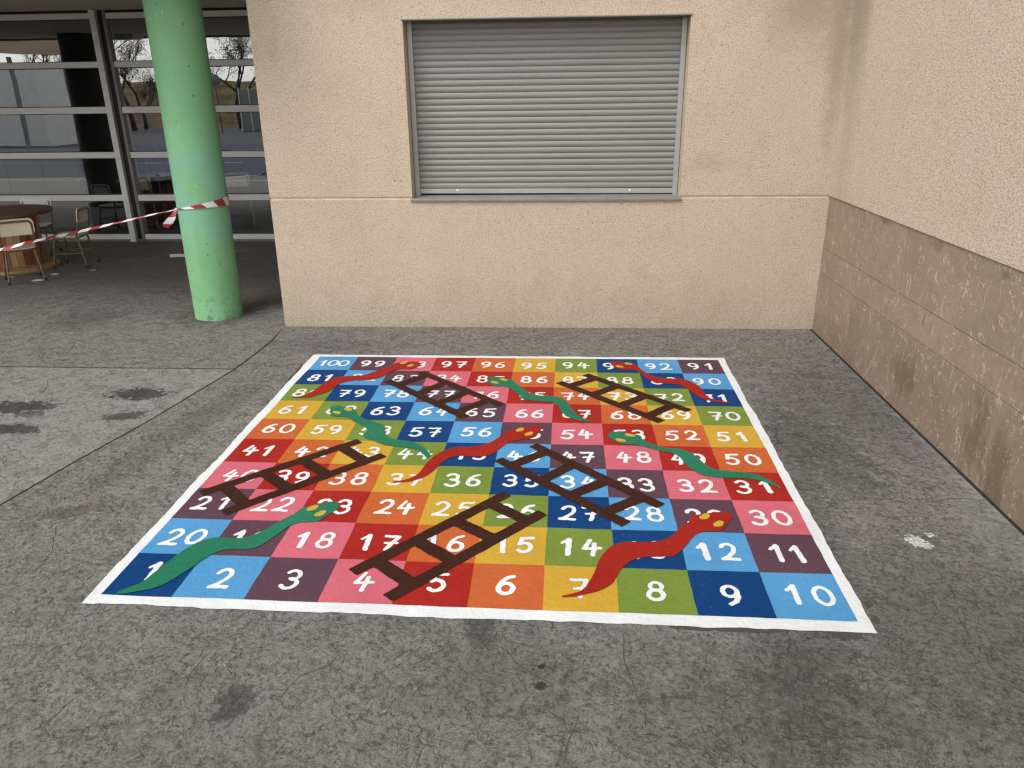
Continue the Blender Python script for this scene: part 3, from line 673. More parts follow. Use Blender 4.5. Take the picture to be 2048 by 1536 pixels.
c2 = copy_tree(c1); tag(c2, 'tubular school chair turned sideways, right of the drum with the tape passing before its seat', 'chair', GRP); c2.location = (-5.503, 8.39, 0); c2.rotation_euler.z = R(100)
c3 = make_chair((m_ply2, m_ply2)); tag(c3, 'white backed school chair behind the round drum top, nearest the glass', 'chair', GRP)
b = on_y(73, 414, 9.22); c3.location = (b.x+.05, 9.05, 0); c3.rotation_euler.z = R(196)

# table and chairs inside
t = empty('dining_table', (-6.05, 11.6, .005)); t.location = (on_y(303, 345, 11.45).x, 11.45, .005); tag(t, 'round table with a blue patterned top inside, seen through the glass beside the column', 'table')
bm = bmesh.new(); add_lathe(bm, [(.01, .70), (.40, .70), (.41, .71), (.41, .728), (.40, .735), (.01, .735)], 40); from_bm('tabletop', bm, m_cloth, t, 40)
for a in range(4):
    x, y = .3*math.cos(R(45+90*a)), .3*math.sin(R(45+90*a)); tube_obj('leg', [(x*.8, y*.8, .70), (x, y, .0)], .014, m_tube, t)
IG = 'chairs inside the room'
for (dx, dy, rz, lb) in ((-.42, -.25, 240, 'dark chair inside on the near left side of the blue topped table'), (.15, -.52, 0, 'chair inside pushed in at the near side of the blue topped table'), (.62, .1, 80, 'chair inside right of the blue topped table, behind the green column'), (1.35, -.2, 20, 'chair inside nearest the beige wall, seen through the right hand panes')):
    c = copy_tree(c1); c.location = (t.location.x+dx, t.location.y+dy, .005); c.rotation_euler.z = R(rz); c.scale = (1.15,)*3; tag(c, lb, 'chair', IG)

# ------------------------------------------------------------------ cable drum table
def drum():
    t = empty('cable_drum_table', (-6.15, 8.28, 0)); tag(t, 'wooden cable drum stood on end as a table at the left, among the chairs', 'table')
    bm = bmesh.new(); add_lathe(bm, [(.02, .0), (.44, .0), (.445, .005), (.445, .032), (.44, .037), (.02, .037)], 56); from_bm('bottom_flange', bm, m_plank[2], t, 40)
    V = {0: bmesh.new(), 1: bmesh.new(), 2: bmesh.new()}; rnd = random.Random(5); n = 30; r = .315
    for k in range(n):
        a0, a1 = 2*math.pi*k/n+.006, 2*math.pi*(k+1)/n-.006; rr = r+rnd.uniform(-.004, .004); b = V[rnd.choice((0, 1, 1, 0, 2))]
        pts = []
        for z in (.038, .598):
            for rad in (rr-.02, rr):
                for a in (a0, a1): pts.append(b.verts.new((rad*math.cos(a), rad*math.sin(a), z)))
        for q in ((2, 3, 7, 6), (0, 2, 6, 4), (1, 5, 7, 3), (0, 4, 5, 1), (4, 6, 7, 5), (0, 1, 3, 2)): b.faces.new([pts[i] for i in q])
    bm = bmesh.new()
    me = bpy.data.meshes.new('stave_barrel')
    for i in (0, 1, 2):
        for f in V[i].faces: f.material_index = i
        tmp = bpy.data.meshes.new('x'); V[i].to_mesh(tmp); V[i].free(); bm.from_mesh(tmp); bpy.data.meshes.remove(tmp)
    bmesh.ops.recalc_face_normals(bm, faces=bm.faces)
    o = from_bm('stave_barrel', bm, m_plank[0], t); o.data.materials.append(m_plank[1]); o.data.materials.append(m_plank[2])
    bm = bmesh.new(); add_lathe(bm, [(.02, .60), (.475, .60), (.483, .606), (.483, .634), (.475, .641), (.02, .641)], 64); from_bm('tabletop', bm, m_top, t, 40)
    return t
drum()

# ------------------------------------------------------------------ barrier tape
def strip(name, cen, side, width, mat, parent, u0=0):
    n = len(cen); V = []; us = [u0]
    for i in range(1, n): us.append(us[-1]+(Vector(cen[i])-Vector(cen[i-1])).length)
    for c, s, w in zip(cen, side, width):
        for k in range(4): V.append(Vector(c)+Vector(s)*w*(k/1.5-1))
    me = bpy.data.meshes.new(name); F = [[4*i+k, 4*i+k+1, 4*i+k+5, 4*i+k+4] for i in range(n-1) for k in range(3)]
    me.from_pydata([tuple(v) for v in V], [], F); uv = me.uv_layers.new(name='UVMap')
    for p in me.polygons:
        for li in p.loop_indices:
            vi = me.loops[li].vertex_index; uv.data[li].uv = (us[vi//4], (vi % 4)/3)
    o = link(name, me, mat, parent, 180); return o
def tape():
    t = empty('barrier_tape', (CC.x, CC.y, 0)); tag(t, 'red and white striped barrier tape tied round the green column and stretched to the left', 'barrier tape')
    kn = on_y(353, 419, CC.y-.10); kn = Vector((kn.x, kn.y, kn.z))
    pxs = [(353, 419), (300, 430), (250, 442), (200, 453.5), (150, 465), (120, 471), (60, 484), (0, 500), (-70, 517), (-160, 540)]
    Y = lambda x: CC.y-.10+(353-x)/513*(-.25)
    pts = [on_y(x, y, Y(x)) for x, y in pxs]
    cen = []
    for a, b in zip(pts, pts[1:]):
        for k in range(9): cen.append(a.lerp(b, k/9))
    cen.append(pts[-1]); n = len(cen); side = []; wid = []
    for i, c in enumerate(cen):
        u = i/(n-1); a = R(28*math.sin(u*9)+20*wob(u*5, 1, 3)); side.append(Vector((.15*math.sin(a), math.sin(a), math.cos(a)))); wid.append((.004+.0072*min(1, u*2.2))*(1+.25*wob(u*16, 1, 8)))
    o = strip('tape_span', cen, side, wid, m_tape, t)
    # loop round the column: thin at the knot, opening out to the right
    cen, side, wid = [], [], []
    a0 = math.atan2(kn.y-CC.y, kn.x-CC.x)
    for k in range(61):
        u = k/60; a = a0+u*2*math.pi; rr = CRAD+.011+.004*abs(wob(u*7, 1, 5))
        z = kn.z+.055*math.sin(min(1, u/.45)*math.pi/2)*(1 if u < .5 else max(0, 1-(u-.5)/.5))
        cen.append((CC.x+rr*math.cos(a), CC.y+rr*math.sin(a), z)); side.append((.0, 0, 1)); wid.append((.003+.033*min(1, u/.40)**1.5)*(1 if u < .6 else max(.15, 1-(u-.6)/.4)))
    strip('tape_loop', cen, side, wid, m_tape, t, .03)
    tp = [(352, 420), (349, 427), (344, 436), (338, 444), (333, 450), (331, 455)]
    cen = [on_y(x, y, CC.y-.12-.02*math.sin(i)) for i, (x, y) in enumerate(tp)]
    strip('tape_tail', cen, [Vector((.86, -.25+.1*i, -.42)) for i in range(6)], [.006, .018, .028, .032, .03, .022], m_tape, t, .1)
    bm = bmesh.new(); bmesh.ops.create_icosphere(bm, subdivisions=2, radius=.014)
    for v in bm.verts: v.co *= 1+.35*mnoise.noise(v.co*90)
    bmesh.ops.translate(bm, verts=bm.verts, vec=kn); from_bm('knot', bm, m_num, t, 180)
    for c in t.children: c.data.transform(Matrix.Translation(-Vector(t.location)))
tape()

# ------------------------------------------------------------------ the painted game
IN = [Vector(g2(*q)) for q in ((203, 1190), (1716, 1244), (1436, 721), (640, 714))]
OUT = [Vector(g2(*q)) for q in ((163, 1207.5), (1755, 1268), (1447, 716.5), (628, 710))]
BO = Vector(((IN[0].x+IN[2].x)/2, (IN[0].y+IN[2].y)/2, 0))
board = empty('snakes_and_ladders_board', BO); tag(board, 'large colourful snakes and ladders game painted on the concrete with a white border', 'floor game')
def bl(a, b):
    return IN[0]*(1-a)*(1-b)+IN[1]*a*(1-b)+IN[2]*a*b+IN[3]*(1-a)*b
def flat(name, polys, z, mat, parent, rel_to=BO):
    V, F = [], []
    for P in polys:
        P3 = [Vector((p[0]-rel_to.x, p[1]-rel_to.y, 0)) for p in P]; k = len(V)
        V += [(p.x, p.y, z) for p in P3]
        for t in tessellate_polygon([P3]):
            a, b, c = (P3[i] for i in t)
            F.append([i+k for i in (t if (b-a).cross(c-a).z > 0 else t[::-1])])
    return pyd(name, V, F, mat, parent)
def edge_pts(A, B, n, amp, seed):
    dv = B-A; q = Vector((-dv.y, dv.x)).normalized(); L = dv.length
    return [A+dv*(i/n)+q*(amp*(wob(L*i/n*3.5, 1, seed)+.6*wob(L*i/n*14, 1, seed+3)+.35*wob(L*i/n*45, 1, seed+5)) if 0 < i else 0) for i in range(n)]
outer = []
for i in range(4): outer += edge_pts(OUT[i], OUT[(i+1) % 4], 130, .0085, 20+i)
o = flat('border', [outer], .0025, m_white, board)
def under(pp, seed):
    P = [Vector(g2(*q)) for q in pp]; out = []
    for i in range(len(P)): out += edge_pts(P[i], P[(i+1) % len(P)], 14, .013, seed+i)
    return out
UND = [[(1341,1240),(1345,1257),(1420,1262),(1520,1266),(1570,1262),(1600,1259),(1600,1245)], [(1662,1255),(1664,1276),(1700,1282),(1722,1279),(1724,1260)],
       [(1540,970),(1552,968),(1598,1040),(1642,1110),(1692,1178),(1703,1202),(1680,1200),(1630,1125),(1580,1040)], [(1727,1205),(1735,1203),(1741,1212),(1732,1217)],
       [(1745,1235),(1752,1232),(1760,1242),(1752,1249)], [(905,1225),(908,1236),(935,1238),(948,1230)], [(612,728),(603,730),(562,776),(556,788),(570,780)], [(400,1205),(402,1216),(460,1216),(470,1208)],
       [(395,960),(402,955),(420,930),(428,938),(410,968)]]
for i, p in enumerate(UND): flat('undercoat_patch', [under(p, 40+3*i)], .0015, m_under, board)
# squares
NAMES = ['dark blue', 'light blue', 'purple', 'pink', 'red', 'orange', 'yellow', 'green']
def hline(j, a):                                            # painted grid lines are not quite straight
    return bl(a, j/10)+Vector((0, 1))*((.0045*wob(a*9, 1, 60+j)+.0022*wob(a*42, 1, 90+j)) if 0 <= j <= 10 else 0)
def vline(i, b):
    return bl(i/10, b)+Vector((1, 0))*(.0045*wob(b*9, 1, 120+i)+.0022*wob(b*42, 1, 150+i))
def corner(i, j):
    p = bl(i/10, j/10); return p+Vector((.0045*wob(j/10*9, 1, 120+i)+.0022*wob(j/10*42, 1, 150+i), .0045*wob(i/10*9, 1, 60+j)+.0022*wob(i/10*42, 1, 90+j)))
def cell_poly(i, j):
    n = 8; out = []
    def seg(A, B, fn, t0, t1):
        a, b = fn(t0), fn(t1)
        for k in range(n):
            t = k/n; p = fn(t0+(t1-t0)*t)+(A-a)*(1-t)+(B-b)*t; out.append(p)
    c00, c10, c11, c01 = corner(i, j), corner(i+1, j), corner(i+1, j+1), corner(i, j+1)
    seg(c00, c10, lambda a: hline(j, a), i/10, (i+1)/10); seg(c10, c11, lambda b: vline(i+1, b), j/10, (j+1)/10)
    seg(c11, c01, lambda a: hline(j+1, a), (i+1)/10, i/10); seg(c01, c00, lambda b: vline(i, b), (j+1)/10, j/10)
    return out
def arc(cx, cy, rx, ry, a0, a1, n=12):
    return [(cx+rx*math.cos(R(a0+(a1-a0)*k/n)), cy+ry*math.sin(R(a0+(a1-a0)*k/n))) for k in range(n+1)]
# digits as brush strokes in a box 1 wide, 1.6 tall: (points, thickness)
DG = {'0': [(arc(.5, .8, .47, .72, 0, 360, 24), 1)],
      '1': [([(.08, 1.12), (.3, 1.32), (.56, 1.55)], .85), ([(.56, 1.5), (.58, .9), (.62, .06)], 1.25)],
      '2': [(arc(.48, 1.12, .40, .44, 165, -18, 12)+[(.74, .72), (.42, .34), (.06, .06)], 1), ([(.06, .08), (.5, .1), (1.0, .08)], 1.1)],
      '3': [(arc(.42, 1.16, .40, .40, 150, -75, 12)+[(.40, .84)], 1), ([(.36, .85)]+arc(.44, .44, .46, .42, 85, -150, 14), 1.05)],
      '4': [([(.42, 1.5), (.26, 1.08), (.04, .66), (.45, .66), (1.08, .74)], .95), ([(.70, 1.16), (.68, .6), (.60, .04)], 1.1)],
      '5': [([(.98, 1.5), (.6, 1.48), (.24, 1.44), (.2, 1.1), (.15, .82)], 1), ([(.15, .84)]+arc(.46, .5, .46, .46, 118, -140, 14), 1.05)],
      '6': [([(.82, 1.48), (.5, 1.36), (.22, 1.02), (.10, .62)]+arc(.5, .46, .42, .42, 160, 520, 22), 1.02)],
      '7': [([(.04, 1.46), (.4, 1.44), (.92, 1.46), (.72, .9), (.46, .04)], 1.05), ([(.20, .72), (.55, .76), (.98, .8)], .8)],
      '8': [(arc(.5, 1.16, .36, .36, 0, 360, 20), .95), (arc(.5, .43, .44, .42, 0, 360, 20), 1.02)],
      '9': [(arc(.46, 1.08, .40, .42, 0, 360, 20), 1), ([(.86, 1.1), (.88, .7), (.74, .3), (.4, .06)], 1.1)]}
def iso(sd, x0, x1, y0, y1, res):
    """marching squares of sd < 0 -> verts, faces"""
    nx, ny = int((x1-x0)/res)+2, int((y1-y0)/res)+2
    xs = x0+np.arange(nx)*res; ys = y0+np.arange(ny)*res
    X, Y = np.meshgrid(xs, ys, indexing='ij'); Fv = sd(X, Y); ins = Fv < 0
    any_ = ins[:-1, :-1] | ins[1:, :-1] | ins[1:, 1:] | ins[:-1, 1:]
    V, Fc, idx = [], [], {}
    def vid(k, p):
        if k not in idx: idx[k] = len(V); V.append(p)
        return idx[k]
    for i, j in zip(*np.nonzero(any_)):
        cs = ((i, j), (i+1, j), (i+1, j+1), (i, j+1)); poly = []
        for k in range(4):
            a, b = cs[k], cs[(k+1) % 4]; fa, fb = Fv[a], Fv[b]
            if fa < 0: poly.append(vid(a, (xs[a[0]], ys[a[1]])))
            if (fa < 0) != (fb < 0):
                t = fa/(fa-fb); key = (min(a, b), max(a, b)); poly.append(vid(key, (xs[a[0]]+(xs[b[0]]-xs[a[0]])*t, ys[a[1]]+(ys[b[1]]-ys[a[1]])*t)))
        if len(poly) > 2: Fc.append(poly)
    return V, Fc
def seg_sd(X, Y, a, b, r0, r1):
    ax, ay = a; bx, by = b; dx, dy = bx-ax, by-ay; L = dx*dx+dy*dy+1e-12
    t = np.clip(((X-ax)*dx+(Y-ay)*dy)/L, 0, 1); return np.hypot(X-ax-t*dx, Y-ay-t*dy)-(r0+(r1-r0)*t)
CELL = (IN[1]-IN[0]).length/10
rnd = random.Random(11)
def number_mesh(txt, ctr):
    n = len(txt); hgt = CELL*.43*(1 if n < 3 else .95); dw = hgt/1.6*.86; step = CELL*(.355 if n == 2 else .27); strokes = []
    if txt == '11': step = CELL*.29
    r = CELL*.0335*(1.0 if n < 3 else .9)
    for k, ch in enumerate(txt):
        ox = ctr.x+(k-(n-1)/2)*step+rnd.uniform(-.004, .004); oy = ctr.y+rnd.uniform(-.005, .005); sc = rnd.uniform(.95, 1.05); ro = R(rnd.uniform(-4, 3)); sh = rnd.uniform(-.02, .06)
        sx = .86 if ch == '1' else (1.06 if ch == '0' else 1)
        for pts, w in DG[ch]:
            q = []
            for x, y in pts:
                u = (x-.5)*dw*sc*sx+(y-.8)*dw*sh; v = (y-.8)*dw/.86*sc
                q.append((ox+u*math.cos(ro)-v*math.sin(ro), oy+u*math.sin(ro)+v*math.cos(ro)))
            rr = r*w*rnd.uniform(.92, 1.08)
            strokes += [(a, b, rr*(1+.12*wob(i*.5, 1, k+ctr.x*7)), rr*(1+.12*wob((i+1)*.5, 1, k+ctr.x*7))) for i, (a, b) in enumerate(zip(q, q[1:]))]
    seed = ctr.x*13+ctr.y*7
    def sd(X, Y):
        F = np.full(X.shape, 9.)
        for a, b, r0, r1 in strokes: F = np.minimum(F, seg_sd(X, Y, a, b, r0, r1))
        return F+.0011*np.sin(X*160+seed)*np.cos(Y*140-seed)+.0006*np.sin(X*420+Y*330)
    w = CELL*.5
    return iso(sd, ctr.x-w, ctr.x+w, ctr.y-w, ctr.y+w, .0042)
for j in range(10):
    for i in range(10):
        num = 10*j+i+1 if j % 2 == 0 else 10*j+10-i
        cn = NAMES[(i+j) % 8]
        sq = flat('square', [cell_poly(i, j)], .004, PAINT[cn], board); sq['label'] = f'{cn} square with the white number {num}'
        c = bl((i+.5)/10, (j+.5)/10)+Vector((rnd.uniform(-.008, .008), rnd.uniform(-.014, .004)))
        if num == 1: c += Vector((-.02, .022))
        V, F = number_mesh(str(num), c)
        o = pyd('number', [(x-BO.x, y-BO.y, .0052) for x, y in V], F, m_num, sq)
# ladders
def Lp(*q): return [Vector(g2(*p)) for p in q]
LAD = {'from square 65 to 83': ([(843,746),(1003,812)], [(776,763),(931,836)], [[(855,751),(802,770)],[(891,767),(838,788)],[(933,786),(877,808)],[(976,802),(910,828)]]),
       'from square 69 to 87': ([(1171,751),(1377,823)], [(1119,766),(1322,845)], [[(1189,758),(1145,772)],[(1233,774),(1189,790)],[(1287,795),(1245,811)],[(1338,815),(1299,832)]]),
       'from square 21 to 43': ([(405,988),(718,884)], [(449,1027),(766,912)], [[(454,977),(489,1009)],[(533,951),(574,977)],[(609,924),(650,949)],[(685,897),(729,923)]]),
       'from square 28 to 46': ([(1067,892),(1321,1014)], [(997,921),(1252,1050)], [[(1089,907),(1028,931)],[(1140,934),(1089,960)],[(1208,966),(1150,989)],[(1276,1000),(1218,1024)]]),
       'from square 4 to 26': ([(707,1146),(1013,990)], [(777,1198),(1085,1028)], [[(761,1129),(818,1167)],[(842,1088),(900,1121)],[(918,1047),(975,1075)],[(985,1011),(1044,1039)]])}
def box_sd(X, Y, a, b, hw):
    dv = b-a; L = dv.length; u = dv/L; m = (a+b)/2
    p = np.abs((X-m.x)*u.x+(Y-m.y)*u.y)-L/2; q = np.abs(-(X-m.x)*u.y+(Y-m.y)*u.x)-hw
    return np.minimum(np.maximum(p, q), 0)+np.hypot(np.maximum(p, 0), np.maximum(q, 0))-.004
for k, (lb, (ra, rb, rungs)) in enumerate(LAD.items()):
    bars = [(*Lp(*ra), .031), (*Lp(*rb), .031)]+[(*Lp(*q), .034) for q in rungs]
    xs = [p.x for b in bars for p in b[:2]]; ys = [p.y for b in bars for p in b[:2]]
    def sd(X, Y):
        F = np.full(X.shape, 9.)
        for n_, (a, b, h) in enumerate(bars):
            q = (b-a).normalized()*(.012 if n_ > 1 else 0); F = np.minimum(F, box_sd(X, Y, a-q, b+q, h-.004))
        return F+.0018*np.sin(X*45+k)*np.cos(Y*38+k)+.0010*np.sin(X*150-Y*110)
    V, F = iso(sd, min(xs)-.06, max(xs)+.06, min(ys)-.06, max(ys)+.06, .006)
    o = pyd('ladder', [(x-BO.x, y-BO.y, .0064) for x, y in V], F, m_lad, board); o['label'] = f'dark brown ladder {lb}'
# snakes: outlines read off the crops (origin and scale of each crop)
def crop(ox, oy, s, pts): return [(ox+x/s, oy+y/s) for x, y in pts]
C1 = (560, 690, 4.096); C2 = (1040, 690, 4.096); C3 = (360, 860, 3.413); C4 = (960, 860, 3.103); C5 = (160, 980, 3.413); C7 = (1160, 1000, 3.413)
SN = [('green snake from square 23 down to 1', m_sg, crop(*C5, [(250,712),(320,680),(420,640),(500,580),(580,515),(660,455),(740,400),(830,355),(930,332),(1020,335),(1110,335),(1200,310),(1290,265),(1380,212),(1470,165),(1510,135),(1570,118),(1650,100),(1720,88),(1765,98),(1770,125),(1740,150),(1690,180),(1640,215),(1580,225),(1500,230),(1430,255),(1350,310),(1270,365),(1190,405),(1100,412),(1000,415),(920,440),(840,485),(760,540),(680,590),(600,640),(500,680),(400,700),(300,716)]),
       crop(*C5, [(1590,132),(1642,170)])),
      ('red snake from square 29 down to 7', m_sr, [(1125,1194),(1152,1188),(1170,1178),(1181,1162),(1190,1144),(1199,1121),(1214,1102),(1231,1091),(1254,1086),(1292,1087),(1324,1083),(1345,1073),(1359,1059),(1377,1047),(1383,1034),(1403,1031),(1432,1027),(1456,1027),(1464,1035),(1459,1044),(1449,1056),(1443,1064),(1424,1065),(1406,1066),(1389,1073),(1374,1091),(1359,1107),(1346,1115),(1321,1116),(1289,1117),(1268,1122),(1251,1132),(1239,1146),(1227,1166),(1213,1177),(1195,1185),(1175,1190),(1160,1194),(1130,1197)], [(1409,1036),(1437,1050.5)]),
      ('green snake from square 53 down to 31', m_sg, crop(*C4, [(795,35),(830,18),(880,20),(930,30),(990,40),(1010,65),(1060,90),(1140,115),(1220,122),(1290,140),(1340,170),(1390,215),(1450,248),(1540,262),(1640,270),(1720,285),(1790,315),(1840,345),(1870,370),(1820,352),(1750,325),(1660,308),(1560,305),(1460,300),(1380,285),(1310,250),(1270,215),(1240,175),(1190,150),(1110,135),(1040,115),(960,97),(880,92),(840,75),(805,55)]), crop(*C4, [(930,40),(872,71)])),
      ('red snake from square 55 down to 37', m_sr, [(785,966),(817,960),(838,948),(852,930),(870,913),(887,904),(911,897),(934,896),(955,894),(980,887),(999,876),(1019,863),(1039,857),(1060,855),(1079,854),(1083,858),(1077,868),(1067,877),(1052,880),(1031,883),(1012,890),(990,907),(973,914),(946,915),(920,914),(902,917),(884,927),(870,941),(852,954),(829,963),(799,967)], [(1040,862),(1058,870)]),
      ('green snake from square 62 down to 44', m_sg, crop(*C1, [(412,540),(420,515),(480,503),(540,520),(600,530),(625,560),(640,585),(700,615),(780,640),(850,665),(860,700),(870,745),(930,780),(1020,790),(1100,805),(1170,840),(1220,890),(1225,920),(1200,930),(1170,900),(1130,870),(1050,850),(950,840),(850,825),(760,790),(690,765),(685,740),(710,720),(705,690),(660,660),(600,630),(540,595),(490,595),(430,590),(415,565)]), crop(*C1, [(465,563),(560,537)])),
      ('red snake from square 98 down to 80', m_sr, crop(*C1, [(92,438),(180,425),(250,395),(320,350),(390,300),(470,270),(560,262),(680,255),(760,230),(830,205),(900,185),(950,155),(1020,148),(1080,142),(1140,150),(1150,165),(1120,190),(1070,205),(1000,205),(940,215),(870,250),(800,280),(720,295),(620,297),(530,310),(470,335),(420,375),(340,410),(250,435),(170,440)]), crop(*C1, [(1012,155),(1068,176)])),
      ('green snake from square 85 down to 67', m_sg, crop(*C1, [(1700,290),(1740,270),(1800,272),(1850,290),(1900,290),(1930,320),(1980,355)])+crop(*C2, [(70,395),(150,420),(240,425),(320,435),(380,470),(430,540),(480,590),(540,620),(600,632),(540,636),(460,622),(400,600),(340,555),(310,500),(260,475),(170,470),(80,460),(0,440)])+crop(*C1, [(1980,430),(1930,395),(1880,360),(1830,345),(1760,345),(1715,320)]), crop(*C1, [(1835,293),(1760,315)])),
      ('red snake from square 93 down to 71', m_sr, crop(*C2, [(740,155),(770,140),(850,150),(910,155),(960,180),(1000,215),(1060,250),(1120,270),(1200,280),(1290,285),(1370,295),(1440,330),(1490,370),(1520,415),(1570,450),(1650,465),(1715,480),(1690,487),(1610,475),(1540,460),(1480,440),(1410,395),(1360,360),(1310,335),(1220,325),(1120,315),(1050,290),(1000,250),(950,215),(890,210),(810,205),(770,185)]), crop(*C2, [(888,162),(815,185)]))]
def smooth_closed(P, n=4):
    out = []; N = len(P)
    for i in range(N):
        a, b, c, d = P[i-1], P[i], P[(i+1) % N], P[(i+2) % N]
        for k in range(n):
            t = k/n; out.append(.5*((2*b)+(c-a)*t+(2*a-5*b+4*c-d)*t*t+(3*b-a-3*c+d)*t**3))
    return out
for lb, mt, pts, eyes in SN:
    P = smooth_closed([Vector(g2(*p)) for p in pts], 4)
    P = [p+Vector((wob(p.x*40+p.y*25, 1, 7), wob(p.y*40-p.x*25, 1, 9)))*.0012 for p in P]
    s = flat('snake', [P], .0072, mt, board); s['label'] = lb
    hd = [Vector(g2(*q)) for q in eyes]; ax = (hd[1]-hd[0]).normalized()
    for q in hd:
        ang = math.atan2(ax.y, ax.x)+math.pi/2+.15
        E = [q+Vector((math.cos(ang), math.sin(ang)))*.031*math.cos(2*math.pi*k/20)+Vector((-math.sin(ang), math.cos(ang)))*.019*math.sin(2*math.pi*k/20)*(1+.1*math.sin(k)) for k in range(20)]
        flat('eye', [E], .0084, m_eye, s)

# ------------------------------------------------------------------ small things on the floor and wall
def blob(px, r, seed, z, name, mat, label, cat, asp=.6):
    c = Vector(g2(*px)); P = []
    for k in range(40):
        a = 2*math.pi*k/40; q = r*(1+.9*mnoise.noise(Vector((math.cos(a)*1.6, math.sin(a)*1.6, seed)))+.35*mnoise.noise(Vector((math.cos(a)*6, math.sin(a)*6, seed))))
        P.append(c+Vector((q*math.cos(a), q*asp*math.sin(a))))
    return P
rs = random.Random(21); SPL = []
for (q, spread, n, rm) in (((1824, 1079), .020, 70, .006), ((1842, 1089), .019, 66, .006), ((1832, 1083), .017, 46, .007), ((1860, 1071), .012, 26, .005)):
    c = g2(*q)
    for _ in range(n): SPL.append((c[0]+rs.gauss(0, spread), c[1]+rs.gauss(0, spread*.7), rm*rs.uniform(.35, 1)**1.3+.002))
def sd(X, Y):
    F = np.full(X.shape, 9.)
    for x, y, r_ in SPL: F = np.minimum(F, np.hypot(X-x, Y-y)-r_)
    return F
cx_, cy_ = g2(1838, 1084); V, F = iso(sd, cx_-.3, cx_+.3, cy_-.25, cy_+.25, .0025)
o = pyd('paint_splash', [(x, y, .0015) for x, y in V], F, m_splash); tag(o, 'small splash of white paint on the concrete right of the board', 'paint splash')
def crumple(px, s, sx, sy, label, seed, name='paper_scrap', cat='litter', rz=0, grp='scraps of litter under the canopy', z=.4):
    c = G(*px); bm = bmesh.new(); bmesh.ops.create_icosphere(bm, subdivisions=3, radius=1)
    for v in bm.verts:
        k = 1+.55*mnoise.noise(v.co*1.9+Vector((seed, 0, 0)))+.25*mnoise.noise(v.co*5+Vector((0, seed, 0)))
        v.co = Vector((v.co.x*sx*s*k, v.co.y*sy*s*k, max(-.0, (v.co.z*.5+.5)*z*s*k)))
    o = from_bm(name, bm, m_paper, None, 20); o.location = (c.x, c.y, .0005); o.rotation_euler.z = rz
    tag(o, label, cat, grp); return o
crumple((110, 550), .035, 1, .8, 'white crumpled paper ball on the floor right of the nearest chair', 1)
crumple((76, 562), .05, 1.2, .6, 'torn grey paper scrap lying at the right foot of the nearest chair', 2, rz=.3, z=.25)
crumple((185, 541), .036, 1.0, .5, 'flat pale scrap on the floor just past the sideways chair', 3, z=.12)
crumple((148, 502), .03, 1.2, .6, 'tiny pale scrap under the sideways chair near the glass', 4, z=.15)
crumple((25, 554), .02, 1.4, .6, 'tiny scrap between the legs of the nearest chair', 5, z=.2)
# folded strip of card by the column foot
a, b = G(342, 514), G(388, 513); bm = bmesh.new(); L = (b-a).length
for (y0, y1, z0, z1) in ((-.045, -.012, .004, .03), (-.010, .03, .030, .006)):
    n = 8; vs = []
    for k in range(n+1):
        x = L*k/n; vs.append((bm.verts.new((x, y0+.006*wob(k*.7, 1, 2), z0+.006*wob(k*.9, 1, 3)+.004)), bm.verts.new((x, y1+.006*wob(k*.8, 1, 5), z1+.006*wob(k, 1, 6)+.004))))
    for k in range(n): bm.faces.new((vs[k][0], vs[k+1][0], vs[k+1][1], vs[k][1]))
o = from_bm('folded_card', bm, m_paper, None); o.location = (a.x, a.y, 0); o.rotation_euler.z = math.atan2(b.y-a.y, b.x-a.x); md = o.modifiers.new('thick', 'SOLIDIFY'); md.thickness = .002
tag(o, 'folded pale strip of card lying on the floor left of the column', 'litter', 'scraps of litter under the canopy')
# pipe stub in the stone
c = on_x(2057, 834, XR+.007); t = empty('pipe_outlet', (XR+.006, c.y, c.z)); tag(t, 'small rusty metal pipe stub sticking out of the stone at the right edge', 'pipe')
bm = bmesh.new(); add_lathe(bm, [(.034, -.004), (.034, .004), (.030, .006)], 24); bmesh.ops.transform(bm, matrix=Matrix.Rotation(R(-90), 4, 'Y'), verts=bm.verts); from_bm('collar', bm, m_rust, t, 40)
bm = bmesh.new(); add_lathe(bm, [(.022, .006), (.022, .012), (.017, .012), (.016, .007)], 24); bmesh.ops.transform(bm, matrix=Matrix.Rotation(R(-90), 4, 'Y'), verts=bm.verts); from_bm('stub', bm, m_rail, t, 40)

# ceiling light on the soffit (seen in the glass)
r = ray(238, 70); k = (CZ-CAM_H)/r.z; q = Vector((r.x*k, 2*FY-r.y*k))
t = empty('soffit_light', (q.x, q.y, CZ)); tag(t, 'unlit pale rectangular light on the canopy soffit, seen mirrored in the glass', 'ceiling light')
box_obj('housing', -.32, .32, -.18, .18, -.06, -.001, m_frame, t, .006); box_obj('diffuser', -.29, .29, -.15, .15, -.072, -.061, m_lamp, t, .004)

